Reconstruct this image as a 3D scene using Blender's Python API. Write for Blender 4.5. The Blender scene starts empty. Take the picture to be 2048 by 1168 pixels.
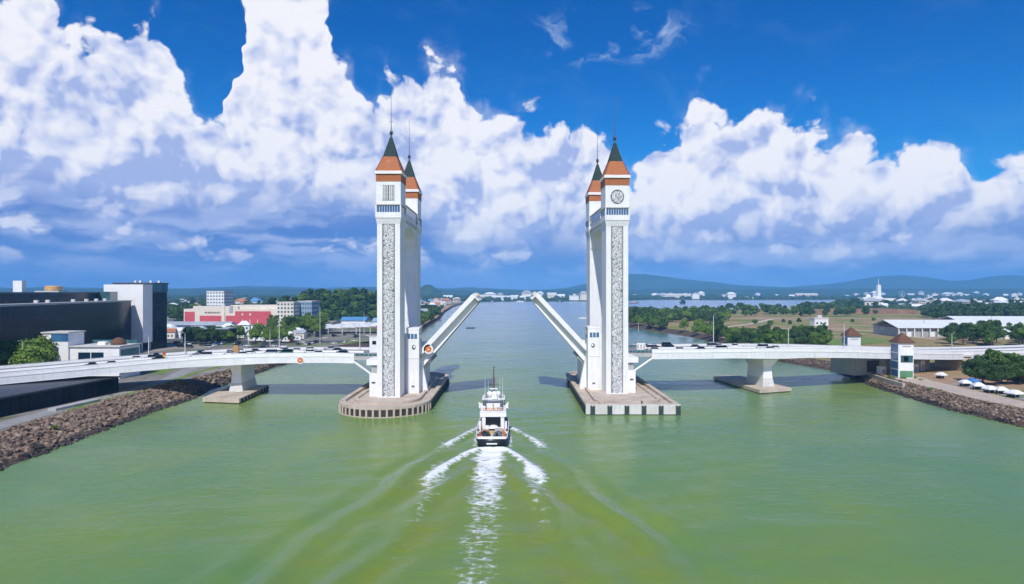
import bpy, bmesh, math, random
import numpy as np
from mathutils import Vector, Matrix, geometry, noise as mnoise

R = math.radians
rnd = random.Random(11)
nrg = np.random.default_rng(11)
scene = bpy.context.scene
COL = scene.collection

# ------------------------------------------------------------------ camera
FPX, CX, CY, CAMZ = 1300.0, 1024.0, 584.0, 40.0
cam_d = bpy.data.cameras.new("camera")
cam_d.sensor_width = 36.0
cam_d.lens = 36.0 * FPX / 2048.0
cam_d.clip_start = 0.5
cam_d.clip_end = 60000.0
cam = bpy.data.objects.new("camera", cam_d)
cam.location = (0, 0, CAMZ)
cam.rotation_euler = (R(90), 0, 0)
COL.objects.link(cam)
scene.camera = cam

# ------------------------------------------------------------------ render settings
scene.render.engine = 'CYCLES'
scene.cycles.use_denoising = True
scene.cycles.use_adaptive_sampling = True
scene.cycles.adaptive_threshold = 0.025
scene.cycles.adaptive_min_samples = 12
scene.cycles.max_bounces = 6
scene.cycles.diffuse_bounces = 3
scene.cycles.glossy_bounces = 3
scene.cycles.transmission_bounces = 3
scene.cycles.volume_bounces = 1
scene.cycles.transparent_max_bounces = 6
scene.cycles.sample_clamp_indirect = 8.0
scene.view_settings.view_transform = 'Standard'
scene.view_settings.look = 'None'
scene.view_settings.exposure = 0.06
scene.view_settings.gamma = 1.0
scene.view_settings.use_curve_mapping = False

# ------------------------------------------------------------------ node helper
class NT:
    def __init__(self, tree):
        self.t = tree
    def new(self, kind, **kw):
        n = self.t.nodes.new(kind)
        for k, v in kw.items():
            setattr(n, k, v)
        return n
    def put(self, sock, val):
        if val is None:
            return
        if hasattr(val, 'links'):
            self.t.links.new(val, sock)
        else:
            sock.default_value = val
    def m(self, op, a, b=None, c=None, clamp=False):
        n = self.new('ShaderNodeMath', operation=op)
        n.use_clamp = clamp
        for i, v in enumerate((a, b, c)):
            self.put(n.inputs[i], v)
        return n.outputs[0]
    def v(self, op, a, b=None, scale=None):
        n = self.new('ShaderNodeVectorMath', operation=op)
        self.put(n.inputs[0], a)
        if b is not None:
            self.put(n.inputs[1], b)
        if scale is not None:
            self.put(n.inputs['Scale'], scale)
        return n.outputs['Value'] if op in ('LENGTH', 'DOT_PRODUCT') else n.outputs[0]
    def xyz(self, a):
        n = self.new('ShaderNodeSeparateXYZ'); self.put(n.inputs[0], a)
        return n.outputs
    def cmb(self, x, y, z):
        n = self.new('ShaderNodeCombineXYZ')
        for i, q in enumerate((x, y, z)):
            self.put(n.inputs[i], q)
        return n.outputs[0]
    def noise(self, vec, scale, detail=4, rough=0.55, lac=2.0, dist=0.0, out='Fac', dim='3D'):
        n = self.new('ShaderNodeTexNoise', noise_dimensions=dim)
        self.put(n.inputs['Vector'], vec)
        n.inputs['Scale'].default_value = scale
        n.inputs['Detail'].default_value = detail
        n.inputs['Roughness'].default_value = rough
        n.inputs['Lacunarity'].default_value = lac
        n.inputs['Distortion'].default_value = dist
        return n.outputs[0 if out == 'Fac' else 1]
    def voro(self, vec, scale, detail=0, rough=0.5, feature='F1', rand=1.0, out=0, dim='3D'):
        n = self.new('ShaderNodeTexVoronoi', feature=feature, voronoi_dimensions=dim)
        self.put(n.inputs['Vector'], vec)
        n.inputs['Scale'].default_value = scale
        if 'Detail' in n.inputs:
            n.inputs['Detail'].default_value = detail
            n.inputs['Roughness'].default_value = rough
        n.inputs['Randomness'].default_value = rand
        return n.outputs[out]
    def smooth(self, x, a, b, lo=0.0, hi=1.0):
        n = self.new('ShaderNodeMapRange', interpolation_type='SMOOTHSTEP')
        self.put(n.inputs[0], x)
        n.inputs[1].default_value = a; n.inputs[2].default_value = b
        n.inputs[3].default_value = lo; n.inputs[4].default_value = hi
        return n.outputs[0]
    def lin(self, x, a, b, lo=0.0, hi=1.0):
        n = self.new('ShaderNodeMapRange')
        self.put(n.inputs[0], x)
        n.inputs[1].default_value = a; n.inputs[2].default_value = b
        n.inputs[3].default_value = lo; n.inputs[4].default_value = hi
        return n.outputs[0]
    def mix(self, f, a, b, blend='MIX'):
        n = self.new('ShaderNodeMix', data_type='RGBA', blend_type=blend)
        self.put(n.inputs[0], f)
        for s, q in ((n.inputs[6], a), (n.inputs[7], b)):
            if isinstance(q, tuple) and len(q) == 3:
                q = q + (1.0,)
            self.put(s, q)
        return n.outputs[2]
    def mixf(self, f, a, b):
        n = self.new('ShaderNodeMix', data_type='FLOAT')
        self.put(n.inputs[0], f); self.put(n.inputs[2], a); self.put(n.inputs[3], b)
        return n.outputs[0]
    def curve(self, x, pts):
        n = self.new('ShaderNodeFloatCurve')
        c = n.mapping.curves[0]
        pts = sorted(pts)
        c.points[0].location = pts[0]
        c.points[1].location = pts[-1]
        for p in pts[1:-1]:
            c.points.new(p[0], p[1])
        for p in c.points:
            p.handle_type = 'AUTO_CLAMPED'
        n.mapping.update()
        self.put(n.inputs['Value'], x)
        return n.outputs[0]

# ------------------------------------------------------------------ sun
SUN_EL, SUN_AZ = R(48.6), R(8.5)          # behind the camera, a little to its left
sun_vec = Vector((-math.sin(SUN_AZ) * math.cos(SUN_EL), -math.cos(SUN_AZ) * math.cos(SUN_EL), math.sin(SUN_EL)))
sun_d = bpy.data.lights.new("sun", 'SUN')
sun_d.energy = 4.15
sun_d.angle = R(0.53)
sun_d.color = (1.0, 0.955, 0.885)
sun = bpy.data.objects.new("sun", sun_d)
sun.rotation_euler = sun_vec.to_track_quat('Z', 'Y').to_euler()
sun.location = (-60, -200, 300)
COL.objects.link(sun)

# ------------------------------------------------------------------ world: clear tropical sky with cumulus
world = bpy.data.worlds.new("World")
scene.world = world
world.use_nodes = True
world.cycles.sampling_method = 'MANUAL'
world.cycles.sample_map_resolution = 256
wt = world.node_tree
wt.nodes.clear()
w = NT(wt)
out = w.new('ShaderNodeOutputWorld')
bg = w.new('ShaderNodeBackground')
bg.inputs['Strength'].default_value = 0.1
wt.links.new(bg.outputs[0], out.inputs[0])
sky = w.new('ShaderNodeTexSky', sky_type='NISHITA')
sky.sun_disc = False
sky.sun_elevation = SUN_EL
sky.sun_rotation = math.pi + SUN_AZ
sky.altitude = 0
sky.air_density = 1.0
sky.dust_density = 0.25
sky.ozone_density = 3.0
D = w.new('ShaderNodeTexCoord').outputs['Generated']
dx, dy, dz = w.xyz(D)
hor = w.m('SQRT', w.m('ADD', w.m('MULTIPLY', dx, dx), w.m('MULTIPLY', dy, dy)))
hor = w.m('MAXIMUM', hor, 0.02)
U = w.m('ARCTAN2', dx, dy)                 # azimuth from straight ahead
V = w.m('DIVIDE', dz, hor)                 # tangent of the elevation

# deep polarised blue
blue = w.mix(1.0, sky.outputs[0], (0.028, 0.50, 1.12), 'MULTIPLY')
pale = w.mix(1.0, sky.outputs[0], (0.09, 0.66, 1.15), 'MULTIPLY')
clear = w.mix(w.smooth(V, 0.05, 0.42), pale, blue)

def uv(px, py):
    a = math.atan((px - CX) / FPX)
    return a, (CY - py) / FPX * math.cos(a)

SKYLINE = [(-40, -30), (0, 6), (50, 12), (95, 35), (118, 68), (160, 70), (187, 95), (212, 72), (258, 50), (300, 64),
           (335, 112), (358, 160), (378, 205), (402, 240), (425, 262), (448, 262), (464, 225), (470, 120), (474, 40), (490, 0), (560, -20),
           (625, -8), (655, 30), (663, 85), (652, 112), (690, 145), (716, 172), (728, 222), (748, 175), (790, 142), (838, 150),
           (880, 124), (922, 145), (948, 192), (985, 238), (1015, 234), (1050, 242), (1100, 232), (1135, 262),
           (1175, 268), (1215, 262), (1245, 292), (1272, 345), (1296, 335), (1312, 285), (1345, 278), (1380, 234), (1420, 213),
           (1480, 208), (1522, 222), (1556, 246), (1600, 228), (1638, 242), (1634, 282), (1612, 322), (1655, 312), (1700, 292),
           (1760, 302), (1805, 314), (1850, 300), (1900, 297), (1940, 322), (1990, 306), (2048, 312), (2110, 290)]
HALF = 0.74
cpts, last = [], -1
for px, py in SKYLINE:
    a, e = uv(px, py)
    t = a / (2 * HALF) + 0.5
    if t > last + 0.004:
        cpts.append((t, max(0.0, min(1.0, e)))); last = t
Q = w.cmb(U, V, 0.0)                       # clouds are laid out by azimuth and elevation, all the way round
wa = w.noise(Q, 9.0, 3, 0.55, out='Color', dim='2D')
wv = w.v('SUBTRACT', wa, (0.5, 0.5, 0.5))
wx, wy, wz = w.xyz(wv)
Uw = w.m('ADD', U, w.m('MULTIPLY', wx, 0.075))
top_front = w.curve(w.m('ADD', w.m('DIVIDE', Uw, 2 * HALF), 0.5), cpts)
ring = w.cmb(w.m('DIVIDE', dx, hor), w.m('DIVIDE', dy, hor), 0.0)
top_round = w.m('ADD', w.m('MULTIPLY', w.noise(ring, 2.6, 2, 0.6, dim='2D'), 0.62), -0.03)
side = w.smooth(w.m('ABSOLUTE', U), 0.685, 0.735)
top = w.mixf(side, top_front, top_round)

# cauliflower billows
Qw = w.v('ADD', Q, w.v('SCALE', wv, scale=0.035))
B0 = w.m('SUBTRACT', 1.0, w.voro(Qw, 13.0, 4.0, 0.50, dim='2D'))
B1 = w.m('SUBTRACT', 1.0, w.voro(w.v('ADD', Qw, (-0.010, 0.018, 0.0)), 9.5, 3.4, 0.55, dim='2D'))
B2 = w.m('SUBTRACT', 1.0, w.voro(Qw, 9.5, 3.4, 0.55, dim='2D'))
coarse = w.noise(Q, 4.6, 3, 0.5, dim='2D')
mid = w.noise(Qw, 10.0, 5, 0.58, dim='2D')
d = w.m('SUBTRACT', top, V)
d = w.m('ADD', d, w.m('MULTIPLY', w.m('SUBTRACT', B0, 0.55), 0.068))
d = w.m('ADD', d, w.m('MULTIPLY', w.m('SUBTRACT', mid, 0.5), 0.035))
d = w.m('ADD', d, 0.030)
cum = w.m('MULTIPLY', w.smooth(d, -0.003, 0.013), w.smooth(w.m('SUBTRACT', top, V), -0.045, -0.018))
wisp = w.m('MULTIPLY', w.smooth(d, -0.035, 0.02), w.smooth(mid, 0.46, 0.72))
cum = w.m('MAXIMUM', cum, w.m('MULTIPLY', wisp, 0.40))

# light on the billows: the sun stands high behind the viewer
emb = w.m('SUBTRACT', B2, B1)
lit = w.m('ADD', 0.63, w.m('MULTIPLY', emb, 1.8))
lit = w.m('ADD', lit, w.m('MULTIPLY', w.m('SUBTRACT', mid, 0.5), 0.55))
lit = w.m('ADD', lit, w.m('MULTIPLY', w.m('SUBTRACT', coarse, 0.5), 1.5))
lit = w.m('ADD', lit, w.m('MULTIPLY', w.smooth(d, 0.12, 0.0), 0.34))
basev = w.m('ADD', w.lin(U, -0.45, 0.30, 0.118, 0.078), w.m('MULTIPLY', w.m('SUBTRACT', w.noise(ring, 3.6, 2, 0.6, dim='2D'), 0.5), 0.12))
above = w.m('SUBTRACT', V, basev)
lit = w.m('ADD', lit, w.m('MULTIPLY', w.smooth(above, 0.12, -0.02), -0.42))
lit = w.m('MULTIPLY', lit, 1.0, clamp=True)
ccol = w.mix(w.smooth(lit, 0.0, 0.5), (3.9, 4.8, 7.9), (7.0, 7.4, 9.1))
ccol = w.mix(w.smooth(lit, 0.40, 1.0), ccol, (9.2, 9.2, 9.7))

# hazy blue-violet air and stretched stratocumulus under the cumulus bases
low = w.mix(w.smooth(V, 0.0, 0.11), (1.45, 2.8, 6.3), (0.85, 2.0, 5.7))
Sv = w.cmb(w.m('ADD', U, w.m('MULTIPLY', wx, 0.12)), w.m('ADD', w.m('MULTIPLY', V, 4.2), w.m('MULTIPLY', wy, 0.12)), 0.0)
st = w.noise(Sv, 6.5, 6, 0.58, dim='2D')
stm = w.m('MULTIPLY', w.smooth(st, 0.40, 0.64), w.smooth(V, 0.005, 0.06, 0.25, 1.0))
low = w.mix(stm, low, (3.9, 4.8, 7.7))
Pv = w.v('ADD', w.cmb(U, w.m('MULTIPLY', V, 1.8), 3.7), w.v('SCALE', wv, scale=0.07))
puff = w.m('SUBTRACT', 1.0, w.voro(Pv, 12.0, 3.0, 0.55, dim='2D'))
puf2 = w.m('SUBTRACT', 1.0, w.voro(w.v('ADD', Pv, (-0.010, 0.020, 0.0)), 12.0, 3.0, 0.55, dim='2D'))
pfm = w.m('ADD', puff, w.m('MULTIPLY', w.m('SUBTRACT', w.noise(Sv, 2.6, 3, 0.5, dim='2D'), 0.5), 1.3))
pufm = w.m('MULTIPLY', w.smooth(pfm, 0.26, 0.72), w.smooth(V, 0.015, 0.07))
pl_ = w.m('ADD', 0.45, w.m('MULTIPLY', w.m('SUBTRACT', puff, puf2), 2.2))
low = w.mix(w.m('MULTIPLY', pufm, 0.9), low, w.mix(w.smooth(pl_, 0.1, 0.85), (4.6, 5.4, 8.2), (8.4, 8.5, 9.5)))
under = w.smooth(above, 0.045, -0.045)
cl = w.mix(under, ccol, low)
cover = w.m('MAXIMUM', cum, w.smooth(w.m('ADD', V, w.m('MULTIPLY', w.m('SUBTRACT', st, 0.5), 0.10)), 0.105, 0.04))

# thin cirrus high up
cu, cv = uv(1205, 72)
g = w.m('ADD', w.m('POWER', w.m('DIVIDE', w.m('SUBTRACT', U, cu), 0.115), 2.0), w.m('POWER', w.m('DIVIDE', w.m('SUBTRACT', V, cv), 0.042), 2.0))
Cv = w.cmb(w.m('ADD', U, w.m('MULTIPLY', V, -0.5)), w.m('ADD', w.m('MULTIPLY', V, 2.0), w.m('MULTIPLY', U, 0.55)), 1.3)
cir = w.noise(w.v('ADD', Cv, w.v('SCALE', wv, scale=0.22)), 8.0, 5, 0.6, dim='2D')
cirm = w.m('MULTIPLY', w.smooth(cir, 0.47, 0.74), w.m('ADD', w.m('MULTIPLY', w.smooth(g, 1.7, 0.0), 0.95), 0.03))
clear = w.mix(w.m('MULTIPLY', cirm, 0.8), clear, (6.0, 7.4, 9.4))
final = w.mix(cover, clear, cl)
final = w.mix(w.smooth(V, 0.0, -0.02), final, (1.6, 2.6, 4.4))
wt.links.new(final, bg.inputs[0])

# ------------------------------------------------------------------ helpers
def at(px, py, z):
    """world point at height z seen at pixel (px, py) of the 2048 x 1168 photograph"""
    y = FPX * (CAMZ - z) / (py - CY)
    return Vector(((px - CX) * y / FPX, y, z))

def xa(px, y):
    return (px - CX) * y / FPX

def za(py, y):
    return CAMZ - (py - CY) * y / FPX

def tag(o, label=None, cat=None, group=None, kind=None):
    if label: o['label'] = label
    if cat: o['category'] = cat
    if group: o['group'] = group
    if kind: o['kind'] = kind
    return o

def thing(name, label, cat, loc=(0, 0, 0), rz=0.0, group=None):
    o = bpy.data.objects.new(name, None)
    o.empty_display_size = 0.5
    COL.objects.link(o)
    o.location = loc
    o.rotation_euler = (0, 0, rz)
    return tag(o, label, cat, group)

def inst(name, me, parent=None, loc=(0, 0, 0), rot=(0, 0, 0), sc=(1, 1, 1)):
    o = bpy.data.objects.new(name, me)
    COL.objects.link(o)
    o.parent = parent
    o.location = loc
    o.rotation_euler = rot
    o.scale = (sc, sc, sc) if isinstance(sc, (int, float)) else sc
    return o

class MB:
    def __init__(self):
        self.v = []; self.f = []; self.mi = []; self.cur = 0; self.sm = []
        self.smooth = False
    def add(self, vs, fs):
        b = len(self.v)
        self.v += [tuple(p) for p in vs]
        for q in fs:
            self.f.append(tuple(b + i for i in q)); self.mi.append(self.cur); self.sm.append(self.smooth)
        return self
    def box(self, x0, x1, y0, y1, z0, z1):
        return self.add([(x0, y0, z0), (x1, y0, z0), (x1, y1, z0), (x0, y1, z0), (x0, y0, z1), (x1, y0, z1), (x1, y1, z1), (x0, y1, z1)],
                        [(3, 2, 1, 0), (4, 5, 6, 7), (0, 1, 5, 4), (1, 2, 6, 5), (2, 3, 7, 6), (3, 0, 4, 7)])
    def bbox(self, x0, x1, y0, y1, z0, z1, b):
        """box with chamfered vertical and top edges"""
        p = [(x0 + b, y0), (x1 - b, y0), (x1, y0 + b), (x1, y1 - b), (x1 - b, y1), (x0 + b, y1), (x0, y1 - b), (x0, y0 + b)]
        q = [(x0 + 2 * b, y0 + b), (x1 - 2 * b, y0 + b), (x1 - b, y0 + 2 * b), (x1 - b, y1 - 2 * b), (x1 - 2 * b, y1 - b), (x0 + 2 * b, y1 - b), (x0 + b, y1 - 2 * b), (x0 + b, y0 + 2 * b)]
        vs = [(a, c, z0) for a, c in p] + [(a, c, z1 - b) for a, c in p] + [(a, c, z1) for a, c in q]
        fs = [tuple(range(7, -1, -1)), tuple(range(16, 24))]
        for k in range(8):
            n = (k + 1) % 8
            fs += [(k, n, 8 + n, 8 + k), (8 + k, 8 + n, 16 + n, 16 + k)]
        return self.add(vs, fs)
    def frus(self, cx, cy, z0, z1, a0, b0, a1, b1):
        return self.add([(cx - a0, cy - b0, z0), (cx + a0, cy - b0, z0), (cx + a0, cy + b0, z0), (cx - a0, cy + b0, z0),
                         (cx - a1, cy - b1, z1), (cx + a1, cy - b1, z1), (cx + a1, cy + b1, z1), (cx - a1, cy + b1, z1)],
                        [(3, 2, 1, 0), (4, 5, 6, 7), (0, 1, 5, 4), (1, 2, 6, 5), (2, 3, 7, 6), (3, 0, 4, 7)])
    def prism(self, pts, a0, a1, axis='z'):
        n = len(pts)
        def mk(p, a):
            return {'z': (p[0], p[1], a), 'y': (p[0], a, p[1]), 'x': (a, p[0], p[1])}[axis]
        vs = [mk(p, a0) for p in pts] + [mk(p, a1) for p in pts]
        fs = [(i, (i + 1) % n, n + (i + 1) % n, n + i) for i in range(n)]
        for t in geometry.tessellate_polygon([[Vector((p[0], p[1], 0)) for p in pts]]):
            fs.append((t[2], t[1], t[0])); fs.append((n + t[0], n + t[1], n + t[2]))
        return self.add(vs, fs)
    def tube(self, p0, p1, r0, r1=None, n=8, caps=True):
        r1 = r0 if r1 is None else r1
        p0, p1 = Vector(p0), Vector(p1)
        q = (p1 - p0).to_track_quat('Z', 'Y')
        vs = []
        for p, r in ((p0, r0), (p1, r1)):
            for k in range(n):
                a = 2 * math.pi * k / n
                vs.append(p + q @ Vector((r * math.cos(a), r * math.sin(a), 0)))
        fs = [(k, (k + 1) % n, n + (k + 1) % n, n + k) for k in range(n)]
        if caps:
            fs += [tuple(range(n - 1, -1, -1)), tuple(range(n, 2 * n))]
        return self.add(vs, fs)
    def lathe(self, prof, c=(0, 0, 0), n=12):
        vs, fs = [], []
        for r, z in prof:
            for k in range(n):
                a = 2 * math.pi * k / n
                vs.append((c[0] + r * math.cos(a), c[1] + r * math.sin(a), c[2] + z))
        for i in range(len(prof) - 1):
            for k in range(n):
                fs.append((i * n + k, i * n + (k + 1) % n, (i + 1) * n + (k + 1) % n, (i + 1) * n + k))
        fs.append(tuple(range(n - 1, -1, -1))); fs.append(tuple((len(prof) - 1) * n + k for k in range(n)))
        return self.add(vs, fs)
    def ball(self, c, r, n=10, m=6, sz=1.0):
        return self.lathe([(max(0.001, r * math.sin(math.pi * i / m)), -r * sz * math.cos(math.pi * i / m)) for i in range(m + 1)], c, n)
    def loft(self, rings, close=True, cap=True):
        n = len(rings[0]); vs = [p for r in rings for p in r]; fs = []
        for i in range(len(rings) - 1):
            for k in range(n if close else n - 1):
                fs.append((i * n + k, i * n + (k + 1) % n, (i + 1) * n + (k + 1) % n, (i + 1) * n + k))
        if cap:
            fs.append(tuple(range(n - 1, -1, -1))); fs.append(tuple((len(rings) - 1) * n + k for k in range(n)))
        return self.add(vs, fs)
    def mesh(self, name, *mats):
        me = bpy.data.meshes.new(name)
        me.from_pydata(self.v, [], self.f)
        for q in mats:
            me.materials.append(q)
        if len(mats) > 1:
            me.polygons.foreach_set('material_index', self.mi)
        if any(self.sm):
            me.polygons.foreach_set('use_smooth', self.sm)
        me.update()
        bm = bmesh.new(); bm.from_mesh(me)
        bmesh.ops.recalc_face_normals(bm, faces=bm.faces)
        bm.to_mesh(me); bm.free()
        return me
    def build(self, name, mats, parent=None, loc=(0, 0, 0), rot=(0, 0, 0)):
        if not isinstance(mats, (tuple, list)):
            mats = (mats,)
        return inst(name, self.mesh(name, *mats), parent, loc, rot)

# ------------------------------------------------------------------ materials
MATS = {}
def mat(name, col, rough=0.75, var=0.12, vs=0.35, streak=0.0, bump=0.0, bs=3.0, metal=0.0, spec=0.5, dirt=None, dirt_amt=0.5, objrand=0.0, dirtscale=0.25):
    """painted or natural surface: base colour broken up by noise, rain streaks, stains and fine relief"""
    if name in MATS:
        return MATS[name]
    m = bpy.data.materials.new(name); m.use_nodes = True
    t = NT(m.node_tree)
    b = m.node_tree.nodes['Principled BSDF']
    P = t.new('ShaderNodeTexCoord').outputs['Object']
    lo = tuple(max(0, c * (1 - var)) for c in col) + (1,)
    hi = tuple(min(1, c * (1 + var)) for c in col) + (1,)
    n1 = t.noise(P, vs, 5, 0.6)
    c = t.mix(t.lin(n1, 0.3, 0.7), lo, hi)
    if streak:
        px, py, pz = t.xyz(P)
        sv = t.cmb(t.m('MULTIPLY', px, 1.6), t.m('MULTIPLY', py, 1.6), t.m('MULTIPLY', pz, 0.07))
        sn = t.smooth(t.noise(sv, 1.0, 5, 0.65), 0.50, 0.74)
        c = t.mix(t.m('MULTIPLY', sn, streak), c, tuple(q * 0.55 for q in col))
    if dirt:
        dn = t.smooth(t.noise(P, dirtscale, 6, 0.65), 0.45, 0.68)
        c = t.mix(t.m('MULTIPLY', dn, dirt_amt), c, dirt)
    if objrand:
        r = t.new('ShaderNodeObjectInfo').outputs['Random']
        c = t.mix(1.0, c, t.mix(r, (1 - objrand,) * 3, (1 + objrand,) * 3), 'MULTIPLY')
    t.put(b.inputs['Base Color'], c)
    t.put(b.inputs['Roughness'], t.lin(n1, 0.3, 0.7, max(0.03, rough - 0.08), min(1, rough + 0.08)))
    b.inputs['Metallic'].default_value = metal
    b.inputs['Specular IOR Level'].default_value = spec
    if bump:
        bn = t.new('ShaderNodeBump')
        bn.inputs['Strength'].default_value = bump
        bn.inputs['Distance'].default_value = 0.1
        t.put(bn.inputs['Height'], t.noise(P, bs, 4, 0.6))
        t.put(b.inputs['Normal'], bn.outputs[0])
    MATS[name] = m
    return m

def glass(name, col, rough=0.08, var=0.3):
    return mat(name, col, rough, var, 0.15, spec=0.8)

white = mat('white_painted_concrete', (0.80, 0.80, 0.79), 0.6, 0.06, 0.12, streak=0.42, bump=0.08)
white2 = mat('clean_white_paint', (0.81, 0.81, 0.80), 0.55, 0.05, 0.3, streak=0.20)
steelw = mat('white_painted_steel', (0.76, 0.77, 0.77), 0.5, 0.06, 0.2, streak=0.38)
greyc = mat('grey_concrete', (0.42, 0.42, 0.41), 0.85, 0.15, 0.3, streak=0.3, bump=0.2)
lightc = mat('light_concrete', (0.60, 0.59, 0.56), 0.8, 0.12, 0.25, streak=0.25, bump=0.15)
pierc = mat('weathered_pier_concrete', (0.55, 0.46, 0.375), 0.9, 0.2, 0.5, bump=0.4, dirt=(0.23, 0.18, 0.13), dirt_amt=0.55)
pierw = mat('pale_wharf_concrete', (0.66, 0.65, 0.62), 0.85, 0.12, 0.5, streak=0.35, bump=0.3, dirt=(0.35, 0.29, 0.22), dirt_amt=0.35)
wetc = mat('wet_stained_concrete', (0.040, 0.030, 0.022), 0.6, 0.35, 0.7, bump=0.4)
tiles = mat('orange_roof_tiles', (0.40, 0.135, 0.050), 0.8, 0.2, 1.2, streak=0.15, bump=0.3, bs=6)
copper = mat('dark_green_roof', (0.032, 0.055, 0.050), 0.8, 0.25, 0.8, bump=0.2, spec=0.2)
darkback = mat('dark_grey_backing', (0.165, 0.17, 0.175), 0.8, 0.2)
latw = mat('white_lattice', (0.74, 0.75, 0.75), 0.6, 0.12, 0.8)
blueglass = glass('blue_window_glass', (0.05, 0.15, 0.30))
tealglass = glass('teal_window_glass', (0.05, 0.13, 0.15))
darkglass = mat('dark_curtain_glass', (0.006, 0.017, 0.032), 0.22, 0.4, 0.06, spec=0.12, objrand=0.6)
blackm = mat('black_paint', (0.018, 0.02, 0.022), 0.5, 0.3)
rubber = mat('black_rubber', (0.02, 0.02, 0.02), 0.9, 0.3)
metal = mat('galvanised_steel', (0.55, 0.56, 0.57), 0.4, 0.1, metal=0.7)
darkmetal = mat('dark_steel', (0.12, 0.13, 0.14), 0.5, 0.2, metal=0.5)
fenderg = mat('green_black_fender', (0.035, 0.06, 0.055), 0.7, 0.3, 1.0)
asphalt = mat('asphalt', (0.075, 0.076, 0.078), 0.9, 0.2, 0.3, bump=0.2, bs=8)
paleroad = mat('pale_riverside_road', (0.30, 0.30, 0.29), 0.9, 0.12, 0.4, bump=0.1, dirt=(0.2, 0.19, 0.17), dirt_amt=0.4)
deckroad = mat('bridge_road_surface', (0.22, 0.225, 0.23), 0.9, 0.15, 0.3, dirt=(0.13, 0.13, 0.13), dirt_amt=0.5)
paintw = mat('road_paint', (0.75, 0.75, 0.72), 0.7, 0.15, 1.0)
brownroof = mat('brown_shingle_roof', (0.13, 0.062, 0.038), 0.8, 0.25, 1.0, bump=0.4, bs=4)
orange = mat('orange_paint', (0.62, 0.17, 0.03), 0.5, 0.1)
redp = mat('red_paint', (0.55, 0.05, 0.035), 0.5, 0.1)
yellowp = mat('yellow_paint', (0.60, 0.38, 0.05), 0.5, 0.1)
redwall = mat('faded_red_cladding', (0.55, 0.085, 0.105), 0.7, 0.06, 0.1)
cream = mat('cream_render', (0.72, 0.66, 0.56), 0.8, 0.08, 0.1, streak=0.2)
beige = mat('beige_render', (0.56, 0.46, 0.35), 0.8, 0.1, 0.1, streak=0.25)
roofw = mat('white_metal_roof', (0.76, 0.78, 0.80), 0.45, 0.05, 0.15, streak=0.1)
roofblue = mat('blue_metal_roof', (0.10, 0.27, 0.50), 0.5, 0.1, 0.2)
roofgrey = mat('grey_metal_roof', (0.36, 0.40, 0.44), 0.5, 0.15, 0.1)
rooforange = mat('clay_tile_roof', (0.40, 0.16, 0.08), 0.8, 0.2, 0.3, objrand=0.25)
roofdark = mat('dark_flat_roof', (0.06, 0.065, 0.07), 0.8, 0.3, 0.1)
rockm = mat('brown_rip_rap_rock', (0.118, 0.082, 0.058), 0.95, 0.75, 0.8, bump=1.0, bs=4, objrand=0.6, dirt=(0.27, 0.21, 0.165), dirt_amt=0.7, dirtscale=0.5)
rockwet = mat('wet_dark_rock', (0.038, 0.029, 0.024), 0.6, 0.5, 1.0, bump=0.8, bs=4, objrand=0.5)
rockm2 = mat('buff_stone', (0.24, 0.175, 0.125), 0.9, 0.3, 0.7, bump=0.5, bs=3, objrand=0.4)
soil = mat('brown_bank_soil', (0.085, 0.060, 0.045), 0.95, 0.4, 0.4, bump=0.5, bs=1.2)
sandp = mat('sandy_promenade', (0.50, 0.41, 0.33), 0.9, 0.1, 0.2, bump=0.15, dirt=(0.38, 0.31, 0.25), dirt_amt=0.5)
dirtroad = mat('pale_dirt_track', (0.56, 0.45, 0.36), 0.95, 0.2, 0.12)
wood = mat('tan_wood_deck', (0.35, 0.20, 0.11), 0.7, 0.25, 2.0)
hullblack = mat('black_hull_paint', (0.012, 0.015, 0.018), 0.35, 0.3)
bluecover = mat('blue_tarpaulin', (0.05, 0.20, 0.52), 0.6, 0.2, 0.5)
trunkm = mat('tree_bark', (0.11, 0.085, 0.06), 0.95, 0.3, 2.0)

def foliage(name, a, b):
    m = bpy.data.materials.new(name); m.use_nodes = True
    t = NT(m.node_tree); bs = m.node_tree.nodes['Principled BSDF']
    P = t.new('ShaderNodeTexCoord').outputs['Object']
    r = t.new('ShaderNodeObjectInfo').outputs['Random']
    n = t.noise(P, 0.35, 4, 0.7)
    f = t.m('ADD', t.m('MULTIPLY', t.lin(n, 0.3, 0.7), 0.65), t.m('MULTIPLY', r, 0.35))
    c = t.mix(f, a, b)
    fine = t.noise(P, 2.5, 2, 0.6)
    c = t.mix(1.0, c, t.mix(t.lin(fine, 0.25, 0.75), (0.55,) * 3, (1.4,) * 3), 'MULTIPLY')
    t.put(bs.inputs['Base Color'], c)
    bs.inputs['Roughness'].default_value = 0.6
    bs.inputs['Specular IOR Level'].default_value = 0.25
    return m
fol_mid = foliage('mid_green_foliage', (0.045, 0.105, 0.016), (0.120, 0.205, 0.034))
fol_dark = foliage('dark_green_foliage', (0.022, 0.060, 0.016), (0.062, 0.118, 0.028))
fol_bright = foliage('bright_green_foliage', (0.075, 0.150, 0.018), (0.170, 0.255, 0.040))
fol_far = foliage('distant_foliage', (0.020, 0.050, 0.020), (0.050, 0.090, 0.030))

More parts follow.
